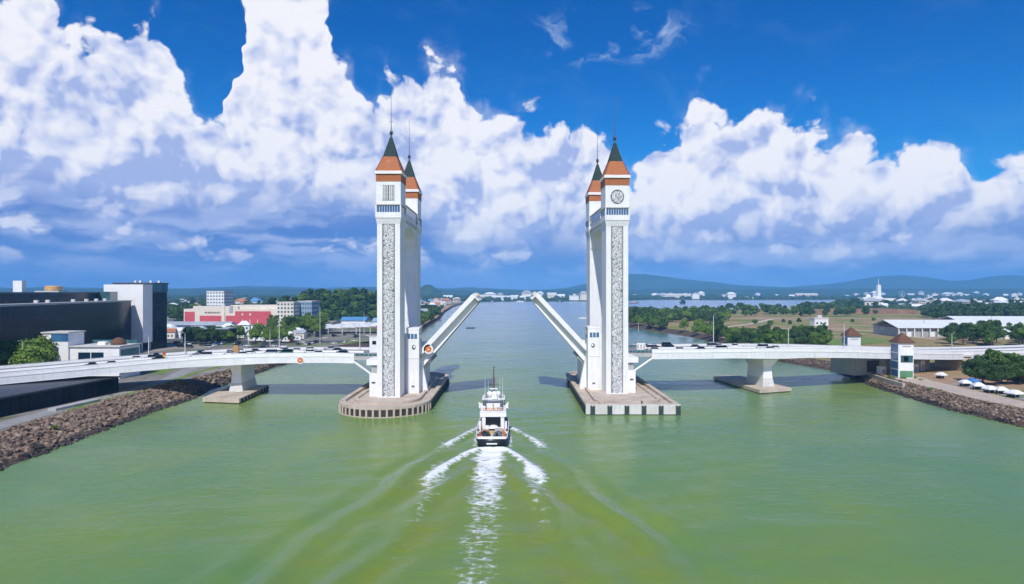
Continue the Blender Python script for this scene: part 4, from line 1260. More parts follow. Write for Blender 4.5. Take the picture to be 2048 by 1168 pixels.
for sg in (-1, 1):
    MB().bbox(min(sg * 3.0, sg * 4.15), max(sg * 3.0, sg * 4.15), 16.0, 18.4, 7.2, 8.3, 0.04).build('bridge_wing', white2, boat)
    MB().tube((sg * 4.1, 17, 8.3), (sg * 4.1, 17, 8.75), 0.18, 0.22, 8).build('searchlight', white2, boat)
    for k in range(3):
        MB().tube((sg * 3.75, 3.6 + 2.6 * k, 3.0), (sg * 3.75, 4.6 + 2.6 * k, 3.0), 0.24, 0.24, 8).build('fender_roll', blackm if k % 2 else white2, boat)
    MB().bbox(min(sg * 3.2, sg * 3.85), max(sg * 3.2, sg * 3.85), 8.2, 11.0, 2.25, 4.6, 0.05).build('side_locker', white2, boat)
    MB().tube((sg * 2.3, 21.0, 7.3), (sg * 2.3, 22.6, 7.5), 0.45, 0.4, 10).build('liferaft_canister', white2, boat)
for x, y, z, w_, l_, h_, m in ((-1.6, 9.2, 2.25, 1.0, 1.2, 1.3, white2), (1.7, 9.0, 2.25, 1.2, 1.0, 0.9, white2), (-0.2, 5.6, 2.25, 0.9, 0.8, 0.7, yellowp), (2.7, 4.9, 2.25, 0.6, 0.9, 0.8, orange), (-2.9, 4.6, 2.25, 0.5, 0.8, 0.7, redp), (0.3, 14.0, 10.1, 1.6, 1.0, 0.9, white2), (-1.9, 15.8, 10.1, 0.8, 0.7, 0.9, darkmetal), (2.0, 15.6, 10.1, 0.7, 0.7, 0.8, darkmetal), (-2.6, 12.2, 7.2, 0.9, 1.1, 1.2, white2), (1.7, 12.1, 7.2, 1.4, 0.9, 0.9, greyc)):
    MB().bbox(x - w_ / 2, x + w_ / 2, y, y + l_, z, z + h_, 0.05).build('deck_box', m, boat)
MB().box(-2.9, 2.9, 0.5, 11.4, 2.262, 2.275).build('deck_covering', mat('pale_deck_paint', (0.55, 0.50, 0.45), 0.7, 0.25, 1.2), boat)
# rails round the upper decks
def rail(pts, h, n, name='guard_rail'):
    mb = MB()
    for a, b in zip(pts[:-1], pts[1:]):
        a, b = Vector(a), Vector(b)
        for z in (h * 0.5, h):
            mb.tube(a + Vector((0, 0, z)), b + Vector((0, 0, z)), 0.035, 0.035, 4, False)
        k = max(1, int((b - a).length / n))
        for i in range(k + 1):
            p = a.lerp(b, i / k); mb.tube(p, p + Vector((0, 0, h)), 0.035, 0.035, 4, False)
    return mb.build(name, white2, boat)
rail([(-3.5, 15, 7.2), (-3.5, 11.3, 7.2), (3.5, 11.3, 7.2), (3.5, 15, 7.2)], 1.0, 0.9)
rail([(-2.6, 15, 10.1), (2.6, 15, 10.1), (2.6, 21, 10.1)], 0.9, 0.9)
rail([(-2.6, 15, 10.1), (-2.6, 21, 10.1)], 0.9, 0.9)
ms = MB(); ms.tube((0, 18.5, 10.1), (0, 18.6, 14.5), 0.30, 0.2, 8); ms.tube((0, 18.6, 14.5), (0, 18.6, 18.8), 0.16, 0.06, 6)
mast = ms.build('mast', mat('brown_mast_paint', (0.16, 0.07, 0.04), 0.6, 0.3), boat)
MB().tube((-1.7, 18.5, 13.4), (1.7, 18.5, 13.4), 0.07, 0.07, 5).build('yardarm', blackm, mast)
MB().tube((-0.9, 18.5, 15.6), (0.9, 18.5, 15.6), 0.05, 0.05, 5).build('yardarm', blackm, mast)
for z in (15.0, 16.3, 17.3, 18.2):
    MB().lathe([(0.05, 0), (0.2, 0.08), (0.2, 0.35), (0.05, 0.42)], (0, 18.6, z), 8).build('mast_light', blackm, mast)
MB().box(-1.1, 1.1, 18.2, 18.5, 12.2, 12.5).build('radar_scanner', white2, mast)
dome = MB(); dome.smooth = True; dome.ball((0, 0, 0.75), 0.8, 12, 8); dome.tube((0, 0, -0.3), (0, 0, 0.2), 0.25, 0.3, 8)
dome = dome.mesh('radome', white2)
inst('radome', dome, boat, (-1.15, 17.0, 10.3)); inst('radome', dome, boat, (1.25, 17.4, 10.3)); inst('radome', dome, boat, (0.2, 16.2, 10.3), sc=1.1)
for x, y, z0, z1 in ((-2.4, 16.5, 10.1, 15.6), (2.5, 16.8, 10.1, 15.8), (-1.6, 20, 10.1, 14.5), (1.7, 20, 10.1, 15.0), (2.9, 12.5, 7.2, 12.0)):
    MB().tube((x, y, z0), (x, y, z1), 0.05, 0.025, 5).build('whip_antenna', white2, boat)
cr = MB(); cr.tube((0, 12.0, 7.2), (0, 12.0, 9.0), 0.16, 0.14, 8); cr.tube((0, 12.0, 9.0), (0, 9.0, 9.8), 0.12, 0.08, 6)
cr.build('crane', yellowp, boat)
lr = []
for k in range(12):
    pass
ring_ = MB()
for k in range(12):
    a, b = 2 * math.pi * k / 12, 2 * math.pi * (k + 1) / 12
    ring_.tube((0.36 * math.cos(a), 0, 0.36 * math.sin(a)), (0.36 * math.cos(b), 0, 0.36 * math.sin(b)), 0.09, 0.09, 6, False)
ring_ = ring_.mesh('life_ring', orange)
for x in (-2.4, -1.4, -0.6, 0.9, 2.2):
    inst('life_ring', ring_, boat, (x, 11.22, 7.75))
for sg in (-1, 1):
    MB().box(sg * 3.2 - 0.35, sg * 3.2 + 0.35, 0.6, 2.0, 2.2, 2.75).build('locker', redp, boat)
MB().box(-0.25, 0.05, 0.4, 5.2, 2.2, 2.24).build('deck_stripe', white2, boat)
MB().bbox(-2.3, -0.9, 5.4, 7.2, 2.2, 3.1, 0.06).build('winch_housing', wood, boat)
MB().bbox(0.6, 2.5, 6.0, 8.0, 2.2, 3.3, 0.06).build('deck_locker', greyc, boat)
tend = thing('tender', 'white covered tender stowed in the stern hangar of the vessel', 'boat', (BX + 0.1, BY0 + 10.6, 2.25))
tm = MB(); tm.smooth = True
tm.loft([[(sx * w_ * math.cos(a), y, 0.55 + 0.75 * h2 * math.sin(a)) for a in [math.pi * k / 9 for k in range(10)] for sx in (1,)] for y, w_, h2 in ((-1.6, 0.9, 0.7), (-1.2, 1.3, 0.95), (0.5, 1.35, 1.0), (1.6, 0.7, 0.7))])
tm.build('cover', white2, tend)
MB().box(-1.0, 1.0, -1.4, 1.2, 0, 0.55).build('cradle', blackm, tend)
for x, y, rz, lb in ((-1.75, 3.3, 0.25, 'black inflatable dinghy on the port side of the stern deck'), (1.45, 3.0, -0.1, 'grey-blue inflatable dinghy on the starboard side of the stern deck')):
    dg = thing('inflatable_dinghy', lb, 'dinghy', (BX + x, BY0 + y, 2.25), rz, 'dinghies on the stern deck')
    for sg in (-1, 1):
        mb = MB(); mb.smooth = True
        mb.tube((sg * 0.75, -1.4, 0.45), (sg * 0.75, 1.0, 0.5), 0.34, 0.34, 8); mb.tube((sg * 0.75, 1.0, 0.5), (sg * 0.05, 1.9, 0.75), 0.34, 0.26, 8)
        mb.build('tube', blackm if x < 0 else mat('grey_blue_rubber', (0.10, 0.15, 0.20), 0.7, 0.2), dg)
    MB().box(-0.6, 0.6, -1.3, 1.1, 0.15, 0.4).build('floor', darkmetal, dg)
    MB().bbox(-0.25, 0.25, -1.75, -1.35, 0.2, 1.15, 0.05).build('outboard_motor', blackm, dg)

# ------------------------------------------------------------------ other craft
def small_boat(label, px, py, ln, rz, hm_, cabin, name='small_boat'):
    p = at(px, py, 0.0)
    b = thing(name, label, 'boat', (p.x, p.y, 0), rz)
    W = ln * 0.15
    mb = MB()
    R_ = []
    for u, bb, zd in ((-0.5, 0.8, 0.11), (-0.3, 1.0, 0.10), (0.15, 0.95, 0.11), (0.4, 0.5, 0.14), (0.5, 0.04, 0.17)):
        R_.append([(u * ln, -W * bb, zd * ln), (u * ln, -W * bb * 0.8, -0.3), (u * ln, W * bb * 0.8, -0.3), (u * ln, W * bb, zd * ln)])
    mb.loft(R_, True).build('hull', hm_, b)
    if cabin:
        MB().frus(-0.05 * ln, 0, 0.10 * ln, 0.22 * ln, 0.16 * ln, W * 0.7, 0.11 * ln, W * 0.55).build('cabin', white2, b)
        MB().frus(-0.05 * ln, 0, 0.15 * ln, 0.20 * ln, 0.145 * ln, W * 0.68, 0.125 * ln, W * 0.62).build('cabin_window', darkglass, b)
        MB().tube((-0.1 * ln, 0, 0.2 * ln), (-0.1 * ln, 0, 0.42 * ln), 0.06, 0.04, 5).build('mast', white2, b)
    else:
        MB().box(-0.42 * ln, 0.3 * ln, -W * 0.7, W * 0.7, 0.09 * ln, 0.125 * ln).build('deck', darkmetal, b)
    return b
greyhull = mat('blue_grey_hull', (0.045, 0.07, 0.10), 0.5, 0.2)
redhull = mat('rust_red_hull', (0.28, 0.08, 0.05), 0.6, 0.2)
small_boat('dark blue-grey flat barge drifting in mid river', 941, 657, 9.5, 0.05, greyhull, False, 'barge')
small_boat('white speedboat near the tip of the left leaf', 930, 628, 14, 0.1, white2, True, 'speedboat')
small_boat('white motorboat seen between the right leaf and pylon', 1166, 637, 14, 0.2, white2, True, 'speedboat')
small_boat('red-brown fishing boat out on the wide estuary', 1268, 607, 32, 0.2, redhull, True, 'fishing_boat')
for i, (px, py) in enumerate(((1398, 598), (1420, 598.5), (1470, 599), (1330, 597.5), (1555, 600), (1500, 600), (985, 604.5), (1040, 604), (1120, 604))):
    p = at(px, py, 0)
    small_boat('small pale boat moored along the far shore', px, py, 30, rnd.uniform(-0.3, 0.3), white2 if i % 2 else greyhull, True, 'fishing_boat')['group'] = 'boats along the far shore'

# ================================================================== VEHICLES
def car_meshes(kind):
    if kind == 'van':
        L, W, H, belt, cab = 5.0, 1.85, 2.1, 1.15, (-2.35, 1.65, -2.3, 1.0)
    elif kind == 'pickup':
        L, W, H, belt, cab = 5.2, 1.85, 1.75, 1.05, (-0.6, 1.5, -0.4, 0.9)
    else:
        L, W, H, belt, cab = 4.4, 1.75, 1.48, 0.88, (-1.75, 1.15, -1.25, 0.45)
    body = MB().add([], [])
    prof = [(-L / 2, 0.35), (-L / 2 + 0.05, belt - 0.05), (cab[0], belt), (cab[1], belt), (L / 2 - 0.1, belt - 0.18), (L / 2, 0.55), (L / 2 - 0.1, 0.3), (-L / 2 + 0.1, 0.28)]
    body.prism(prof, -W / 2, W / 2, 'y')
    g_ = MB().add([(cab[0], -W / 2 + 0.06, belt), (cab[1], -W / 2 + 0.06, belt), (cab[1], W / 2 - 0.06, belt), (cab[0], W / 2 - 0.06, belt),
                   (cab[2], -W / 2 + 0.22, H - 0.06), (cab[3], -W / 2 + 0.22, H - 0.06), (cab[3], W / 2 - 0.22, H - 0.06), (cab[2], W / 2 - 0.22, H - 0.06)],
                  [(4, 5, 6, 7), (0, 1, 5, 4), (1, 2, 6, 5), (2, 3, 7, 6), (3, 0, 4, 7)])
    roof = MB().bbox(cab[2] - 0.05, cab[3] + 0.05, -W / 2 + 0.2, W / 2 - 0.2, H - 0.07, H, 0.02)
    wh_ = MB().tube((0, -0.1, 0), (0, 0.1, 0), 0.33, 0.33, 10)
    return dict(body=body, glass=g_, roof=roof, wheel=wh_, L=L, W=W)
CARK = {k: car_meshes(k) for k in ('hatchback', 'van', 'pickup')}
CARC = {'white': (0.78, 0.78, 0.77), 'silver': (0.45, 0.46, 0.47), 'black': (0.015, 0.016, 0.018), 'dark grey': (0.07, 0.075, 0.08), 'red': (0.42, 0.03, 0.025), 'blue': (0.04, 0.11, 0.30), 'green': (0.04, 0.13, 0.09)}
CARCACHE = {}
def car_set(kind, col):
    if (kind, col) not in CARCACHE:
        pm = mat('car_paint_' + col.replace(' ', '_'), CARC[col], 0.25, 0.05)
        K = CARK[kind]
        CARCACHE[kind, col] = (K['body'].mesh('car', pm), K['glass'].mesh('car_glass', darkglass), K['roof'].mesh('car_roof', pm), K['wheel'].mesh('car_wheel', rubber))
    return CARCACHE[kind, col]
def car(kind, col, loc, rz, label, group):
    b, g_, r_, w_ = car_set(kind, col)
    o = tag(inst('car' if kind != 'pickup' else 'pickup_truck', b, None, loc, (0, 0, rz)), label, 'car', group)
    inst('glazing', g_, o); inst('roof', r_, o)
    L, W = CARK[kind]['L'], CARK[kind]['W']
    for sx in (-1, 1):
        for sy in (-1, 1):
            inst('wheel', w_, o, (sx * L * 0.31, sy * (W / 2 - 0.05), 0.33))
    return o
ORD = ['first', 'second', 'third', 'fourth', 'fifth', 'sixth', 'seventh', 'eighth', 'ninth', 'tenth', 'eleventh', 'twelfth', 'thirteenth', 'fourteenth', 'fifteenth']
def traffic(line, s, spans, where):
    count = {}
    cum = [0.0]
    for a, b in zip(line[:-1], line[1:]): cum.append(cum[-1] + (b - a).length)
    for d_, s0, s1, fwd, gap in spans:
        off = offs(line, s * d_)
        q = s0 + rnd.uniform(0, 2)
        while q < s1:
            i = max(0, min(len(cum) - 2, int(np.searchsorted(cum, q)) - 1))
            f = (q - cum[i]) / (cum[i + 1] - cum[i])
            p = off[i].lerp(off[i + 1], f); e = off[i + 1] - off[i]
            kind = rnd.choices(['hatchback', 'van', 'pickup'], [6, 2, 1.2])[0]
            col = rnd.choices(list(CARC), [8, 4, 3, 2, 0.6, 0.7, 0.3])[0]
            key = (kind, col); n_ = count.get(key, 0); count[key] = n_ + 1
            rz = math.atan2(e.y, e.x) + (0 if fwd else math.pi)
            car(kind, col, (p.x, p.y, p.z + 0.07), rz, '%s %s number %s of its look queuing on the %s' % (col, kind, ORD[min(n_, 14)], where), 'traffic waiting on the bridge')
            q += gap * rnd.uniform(0.8, 1.9) + (rnd.uniform(10, 24) if rnd.random() < 0.16 else 0)
traffic(line_l, -1, [(4.3, 4, 100, True, 6.6), (8.6, 6, 80, True, 7.0), (16.2, 10, 90, False, 9.0), (20.6, 14, 80, False, 9.5)], 'left span')
traffic(line_r, 1, [(4.3, 2, 58, False, 6.4), (8.6, 2, 60, False, 6.8), (16.2, 4, 75, True, 8.0), (20.6, 3, 70, True, 7.2)], 'right span')

# lamp posts
LP = {}
def lamp(label, loc, h, rz=0.0, arms=1, group='lamp posts'):
    key = (round(h, 1), arms)
    if key not in LP:
        a = MB().tube((0, 0, 0), (0, 0, h), 0.17, 0.09, 8).mesh('lamp_post', steelw)
        b = MB().tube((0, 0, h - 0.1), (1.7, 0, h + 0.35), 0.07, 0.06, 6).mesh('lamp_arm', steelw)
        c = MB().bbox(1.4, 2.3, -0.16, 0.16, h + 0.28, h + 0.45, 0.03).mesh('lamp_head', lightc)
        LP[key] = (a, b, c)
    a, b, c = LP[key]
    o = tag(inst('lamp_post', a, None, loc, (0, 0, rz)), label, 'street lamp', group)
    for k in range(arms):
        inst('lamp_arm', b, o, rot=(0, 0, math.pi * k)); inst('lamp_head', c, o, rot=(0, 0, math.pi * k))
    return o
def on_line(line, s, d_, x):
    off = offs(line, s * d_)
    for a, b in zip(off[:-1], off[1:]):
        if min(a.x, b.x) <= x <= max(a.x, b.x):
            f = (x - a.x) / (b.x - a.x + 1e-9)
            return a.lerp(b, f)
    return off[-1]
for px, h, lb in ((557, 12.5, 'tall white lamp post on the left span above the river pier'), (720, 10.0, 'white lamp post on the left span close to the pylon'), (327, 8.5, 'white lamp post on the left span near the glass buildings'), (384, 8.5, 'short white lamp post on the left span beside the trees')):
    lamp(lb, tuple(on_line(line_l, -1, DW - 0.9, xa(px, 266))), h, R(-90))
for px, h, lb in ((1429, 13.5, 'tall white lamp post on the right span above the queue'), (1575, 8.5, 'white lamp post on the right span past the river pier'), (1688, 11.5, 'tall white lamp post on the right span beside the far kiosk'), (1932, 8.0, 'white lamp post at the shore end of the right span')):
    y = {1429: 279, 1575: 292, 1688: 303, 1932: 321}[px]
    lamp(lb, tuple(on_line(line_r, 1, DW - 0.9, xa(px, y))), h, R(-90))
for px, py, h, lb in ((640, 690, 26, 'very tall mast light among the town trees'), (1277, 663, 9, 'white beacon post on the shore right of the pylon'), (540, 690, 12, 'slim street lamp in front of the town trees'),
                      (497, 690, 10, 'lamp post at the edge of the parking lot'), (728, 668, 18, 'slim lamp post by the white canopy'), (65, 735, 15, 'grey lamp post in front of the roadside trees'), (45, 748, 17, 'pale lamp post at the far left roadside trees')):
    z = ZL if px < 1000 else ZR
    p = at(px, py, z) if px > 100 else Vector((xa(px, 250), 250, z))
    lamp(lb, (p.x, p.y, z), h, R(-90))

# guard houses and signs on the deck
gh = thing('guard_house', 'small white guard house on the deck beside the left pylon', 'guard house', (-54.3, 256.0, 16.25))
MB().box(-1.5, 1.5, -1.5, 1.5, 0, 6.2).build('wall', white2, gh); MB().box(-1.7, 1.7, -1.7, 1.7, 6.2, 6.5).build('roof', lightc, gh)
MB().box(-0.4, 1.1, -1.56, -1.45, 3.2, 4.6).build('window', darkglass, gh)
gh = thing('barrier_board', 'white barrier board on the deck right of the right pylon', 'barrier', (51.5, 259.5, 16.65))
MB().box(-1.7, 1.7, -0.1, 0.1, 0.3, 3.0).build('board', white2, gh)
for x in (-1.2, 0.0, 1.2):
    MB().box(x - 0.28, x + 0.28, -0.16, -0.09, 0.8, 2.4).build('panel', greyc, gh)
sg_ = thing('monument_sign', 'tan and brown sign standing on the left span above the pier', 'sign', tuple(on_line(line_l, -1, 12.5, -108.0)))
MB().frus(0, 0, 0.6, 3.4, 1.3, 0.5, 0.8, 0.35).build('board', mat('tan_board', (0.45, 0.26, 0.10), 0.7, 0.2), sg_); MB().box(-0.5, 0.5, -0.2, 0.2, 0, 0.6).build('base', greyc, sg_)
sg_ = thing('traffic_sign', 'small red and yellow sign beside the left span lamp post', 'sign', tuple(on_line(line_l, -1, 10.5, xa(327, 245)) + Vector((0, 0, 0.1))))
MB().tube((0, 0, 0), (0, 0, 1.6), 0.06, 0.06, 6).build('post', metal, sg_); MB().box(-0.6, 0.6, -0.04, 0.04, 1.5, 2.3).build('upper_panel', redp, sg_); MB().box(-0.6, 0.6, -0.04, 0.04, 0.8, 1.48).build('lower_panel', yellowp, sg_)

# ================================================================== BUILDINGS
def building(name, label, x0, x1, y0, y1, z0, z1, m, rows=0, cols=0, wm_=tealglass, group=None, roof_m=lightc, side=None, side_cols=0, parapet=0.9, wfrac=(0.55, 0.5), rz=0.0, cat='building'):
    cx_, cy_ = (x0 + x1) / 2, y0
    root = thing(name, label, cat, (cx_, cy_, z0), rz, group)
    w_, d_, h = (x1 - x0), (y1 - y0), z1 - z0
    MB().box(-w_ / 2, w_ / 2, 0, d_, 0, h).build('wall', m, root)
    rf = MB()
    t_ = 0.35
    rf.box(-w_ / 2 - 0.12, w_ / 2 + 0.12, -0.12, t_, h, h + parapet); rf.box(-w_ / 2 - 0.12, w_ / 2 + 0.12, d_ - t_, d_ + 0.12, h, h + parapet)
    rf.box(-w_ / 2 - 0.12, -w_ / 2 + t_, t_, d_ - t_, h, h + parapet); rf.box(w_ / 2 - t_, w_ / 2 + 0.12, t_, d_ - t_, h, h + parapet)
    rf.box(-w_ / 2 + t_, w_ / 2 - t_, t_, d_ - t_, h + 0.002, h + 0.2)
    rf = rf.build('roof', roof_m, root)
    if rows and cols:
        sx, sz = w_ / cols, h / rows
        me_ = MB().box(-sx * wfrac[0] / 2, sx * wfrac[0] / 2, -0.06, 0.05, -sz * wfrac[1] / 2, sz * wfrac[1] / 2).mesh('window', wm_)
        for i in range(cols):
            for k in range(rows):
                inst('window', me_, root, (-w_ / 2 + sx * (i + 0.5), -0.03, sz * (k + 0.55)))
    if side and side_cols:
        sy, sz = d_ / side_cols, h / max(1, rows)
        me_ = MB().box(-0.06, 0.05, -sy * wfrac[0] / 2, sy * wfrac[0] / 2, -sz * wfrac[1] / 2, sz * wfrac[1] / 2).mesh('window', wm_)
        for i in range(side_cols):
            for k in range(max(1, rows)):
                inst('window', me_, root, (side * (w_ / 2 + 0.03), sy * (i + 0.5), sz * (k + 0.55)))
    return root

# --- dark glass building along the left shore road
P0, P1 = Vector((-231.5, 395, ZL)), Vector((-196, 236, ZL))
e_ = (P1 - P0); LENB = e_.length; ang_ = math.atan2(e_.y, e_.x)
dg = thing('glass_office_block', 'long dark glass building facing the river on the left', 'building', tuple(P0), ang_)
# local: x along the facade towards the camera, -y... facade at y=0, building body on the town side
MB().box(0, LENB, -55, -0.12, 0, 30.2).build('wall', roofdark, dg)
MB().box(-0.4, LENB + 0.4, -55.4, 0.35, 30.2, 31.0).build('roof', mat('pale_roof_edge', (0.34, 0.36, 0.37), 0.7, 0.2), dg)
nC, nR_ = 40, 7
pw, ph = LENB / nC, 30.2 / nR_
pane = MB().box(0.05, pw - 0.05, -0.10, 0.03, 0.05, ph - 0.05).mesh('glass_panel', darkglass)
for i in range(nC):
    for k in range(nR_):
        inst('glass_panel', pane, dg, (pw * i, 0, ph * k), (rnd.uniform(-0.004, 0.004), 0, rnd.uniform(-0.006, 0.006)))
pane = MB().box(0.05, 3.85, -0.10, 0.03, 0.05, ph - 0.05).mesh('glass_panel', darkglass)
for i in range(13):
    for k in range(nR_):
        inst('glass_panel', pane, dg, (-0.02, -0.2 - 4.0 * i - 4.0, ph * k), (0, 0, R(90)))
up = MB().box(10, LENB, -50, -12, 31.0, 35.4).build('penthouse', darkglass, dg)
MB().box(9.5, LENB + 0.4, -50.5, -11.4, 35.4, 36.0).build('penthouse_roof', mat('teal_roof_edge', (0.10, 0.17, 0.20), 0.6, 0.2), dg)
MB().box(4, 16, -22, -6, 31.0, 36.2).build('roof_pavilion', tealglass, dg)
MB().box(51, 55.5, -37, -33, 36.0, 41.8).build('lift_overrun', white2, dg)
MB().lathe([(4.0, 0), (4.2, 0.6), (4.2, 2.4), (3.6, 3.0)], (14, -36, 36.6), 16).build('roof_tank', mat('tan_tank', (0.52, 0.33, 0.14), 0.7, 0.15), dg)
MB().box(10.5, 22, -42, -30, 36.0, 36.6).build('tank_base', lightc, dg)
for x in (22, 34, 47, 63, 90, 101):
    MB().bbox(x, x + 1.6, -7, -5.4, 31.0, 32.3, 0.05).build('roof_unit', lightc, dg)

# --- white block at its far end
wb = thing('white_block', 'tall white block on columns at the end of the dark glass building', 'building', (-237, 398, ZL))
MB().box(-13, 11, 0, 10.5, 4.8, 40.6).build('wall', white2, wb)
MB().box(-13, 10.9, 10.5, 28, 0, 36.0).build('rear_wing', roofdark, wb)
MB().box(-13.3, 11.3, 10.5, 28.3, 36.0, 41.2).build('glazed_top', tealglass, wb); MB().box(-13.8, 11.8, 9.9, 28.8, 41.2, 41.9).build('roof', roofdark, wb)
pane = MB().box(-0.02, 0.12, 0.06, 2.75, 0.06, 3.4).mesh('glass_panel', darkglass)
for i in range(6):
    for k in range(10):
        inst('glass_panel', pane, wb, (10.92, 10.8 + 2.82 * i, 0.3 + 3.5 * k))
for x in (-9, -2, 5, 10):
    for y in (0.7, 9.5):
        MB().tube((x, y, 0), (x, y, 4.8), 0.4, 0.4, 8).build('column', white2, wb)
MB().bbox(-11, -9.5, -0.05, 0.3, 30, 33.0, 0.02).build('vent_panel', blueglass, wb)
for x, y in ((0, 15), (5, 18), (8, 22), (-6, 20)):
    MB().bbox(x, x + 1.3, y, y + 1.3, 41.9, 43.3, 0.05).build('roof_unit', white2, wb)

# --- low glass podium under the left span
pod = thing('glass_podium', 'low dark glass building under the left end of the bridge', 'building', (-141, 233, ZL))
MB().prism([(-0.1, 0), (-6.2, -50), (-9.5, -85), (-48, -85), (-36, 0)], 0, 5.4, 'z').build('wall', roofdark, pod)
pane = MB().box(-0.05, 0.07, 0.06, 3.0, 0.1, 5.0).mesh('glass_panel', darkglass)
a2 = math.atan2(-6.1, 50) * -1
for i in range(25):
    f = i / 16.0
    xx = -6.1 * (50 - (50 - 3.1 * (i + 1))) / 50.0
    inst('glass_panel', pane, pod, (xx * 1.0 + 0.02, -3.1 * (i + 1), 0.1), (0, 0, -math.atan2(6.1, 50)))
MB().prism([(0.5, 0.4), (-5.9, -50), (-9.0, -85.3), (-48.5, -85.3), (-36.5, 0.4)], 5.4, 5.8, 'z').build('roof', mat('dark_podium_roof', (0.05, 0.06, 0.075), 0.5, 0.3), pod)
pl = MB().box(-1.4, 1.4, -9, 9, 0, 0.8).build('planter', greyc, None, (-143.3 + 5.6, 205, ZL + 0.07), (0, 0, R(-7)))
tag(pl, 'low stone planter beside the riverside road', 'planter')

# --- white pavilion by the trees
pv_ = thing('white_pavilion', 'white pavilion with a square turret beside the left span', 'building', (-176, 268, ZL))
MB().box(-17.5, -7.0, 0, 10, 0, 19.0).build('turret', white2, pv_)
MB().box(-18.0, -6.5, -0.5, 10.5, 19.0, 19.5).build('turret_roof', lightc, pv_)
MB().box(-14.0, -6.98, -0.06, 0.05, 15.5, 18.6).build('turret_window', blueglass, pv_)
MB().box(-7.0, 13.5, 1.0, 16, 0, 13.2).build('hall', white2, pv_)
MB().box(-7.0, 14.2, 0.4, 16.4, 13.2, 13.7).build('hall_roof', lightc, pv_)
MB().box(-3.5, 7.0, 0.93, 1.05, 6.0, 11.0).build('hall_window', darkglass, pv_)
MB().box(1.6, 1.9, 0.86, 0.95, 6.0, 11.0).build('window_post', white2, pv_)
MB().box(13.4, 13.62, 2.0, 15.0, 2.0, 12.0).build('side_glazing', tealglass, pv_)
dm_ = MB(); dm_.smooth = True
dm_.lathe([(3.0, 0), (2.9, 0.9), (2.4, 1.9), (1.5, 2.7), (0.3, 3.1)], (9.0, 8, 13.7), 16); dm_.build('dome', brownroof, pv_)
MB().bbox(1.0, 4.5, 6, 9, 13.7, 15.0, 0.3).build('roof_tank', white2, pv_)
MB().box(-6.5, 13.0, 14.5, 15.9, 13.7, 15.2).build('roof_screen', tealglass, pv_)

# --- red and white market building
rb = thing('red_and_white_hall', 'long cream building with faded red wall panels', 'building', (-307, 709, ZL))
MB().box(-51, 51, 0, 40, 0, 17.5).build('wall', cream, rb); MB().box(-41, 8, 0.05, 6, 17.5, 20.6).build('parapet', cream, rb); MB().box(-2, 51, 4, 38, 17.5, 21.5).build('roof', cream, rb)
for x0, x1, z0, z1 in ((-50, -39, 1, 14.5), (-33.5, -10, 1, 10.2), (-5, 5, 1, 10.2), (5, 44, 0.5, 15.0)):
    MB().box(x0, x1, -0.35, 0.02, z0, z1).build('red_panel', redwall, rb)
MB().box(-8.5, -6, -1.2, 0.02, 0, 22.5).build('fin', cream, rb)
MB().box(-1, 2.5, -0.6, 0.02, 14, 21).build('blue_strip', roofgrey, rb)
for k in range(11):
    MB().box(-28 + 1.6 * k, -27.1 + 1.6 * k + rnd.uniform(-0.1, 0.2), -0.2, 0.02, 12.6, 14.4).build('sign_letter', mat('brown_lettering', (0.16, 0.09, 0.05), 0.7, 0.1), rb)
for x, z in ((13.0, 11.6), (21.5, 11.6)):
    MB().prism([(x + 1.0 * math.cos(k * math.pi / 4), z + 1.3 * math.sin(k * math.pi / 4)) for k in range(8)], -0.42, -0.33, 'y').build('emblem', cream, rb)
for x in (13.0, 21.5, 29.5):
    MB().box(x - 0.3, x + 0.3, -0.41, -0.33, 2, 6).build('stripe', cream, rb)

building('apartment_block', 'white nine-storey apartment block rising behind the red hall', -437, -412, 930, 962, ZL, 40.7, white2, 8, 6, tealglass, roof_m=lightc, side=1, side_cols=5, wfrac=(0.5, 0.4))
building('office_building', 'cream office building right of the red hall', -254, -236, 702, 722, ZL, 28.5, cream, 6, 5, tealglass, side=1, side_cols=4)
building('office_building', 'blue-grey office building with white fins among the trees', -239, -223, 724, 752, ZL, 29.2, mat('blue_grey_render', (0.28, 0.36, 0.45), 0.6, 0.1), 5, 6, blueglass, side=1, side_cols=7)
building('water_tower_block', 'small white tower house on top of the wooded hill', -166, -160, 1020, 1026, 22, 44, white2, 3, 2, tealglass)
building('low_shed', 'grey flat-roofed shed behind the left span', -238, -205, 470, 484, ZL, 13, darkglass, 2, 6, darkglass, roof_m=roofgrey)

# --- vaulted white canopy and blue roofs
cn = thing('market_canopy', 'long white vaulted market canopy behind the left span', 'canopy', (-140, 556, ZL))
for i in range(5):
    x0 = -30 + 12 * i
    pr = [(x0 + 12 * k / 8, 5.0 + 2.6 * math.sin(math.pi * k / 8) ** 0.8 + 0.5 * i) for k in range(9)]
    MB().prism(pr + [(x0 + 12, 4.6 + 0.5 * i), (x0, 4.6 + 0.5 * i)], 0, 26, 'y').build('vault', roofw, cn)
    for y in (1, 25):
        MB().tube((x0 + 0.5, y, 0), (x0 + 0.5, y, 4.8 + 0.5 * i), 0.25, 0.25, 6).build('column', white2, cn)
MB().box(24, 29, -1.0, 0.0, 4.0, 7.5).build('red_emblem', redp, cn)
for lb, x0, x1, y, z in (('blue metal roofed market hall nearer the trees', -184, -158, 700, 10.5), ('pale blue roofed market hall beside the pylon', -150, -118, 700, 9.5)):
    h_ = thing('market_hall', lb, 'building', ((x0 + x1) / 2, y, ZL))
    w2 = (x1 - x0) / 2
    MB().box(-w2, w2, 0, 18, 0, z - 5).build('wall', white2, h_)
    MB().prism([(-1, z - 5.2), (9, z - 1.5), (19, z - 5.2)], -w2 - 1, w2 + 1, 'x').build('roof', roofblue if 'metal' in lb else mat('pale_blue_roof', (0.25, 0.42, 0.62), 0.5, 0.1), h_)
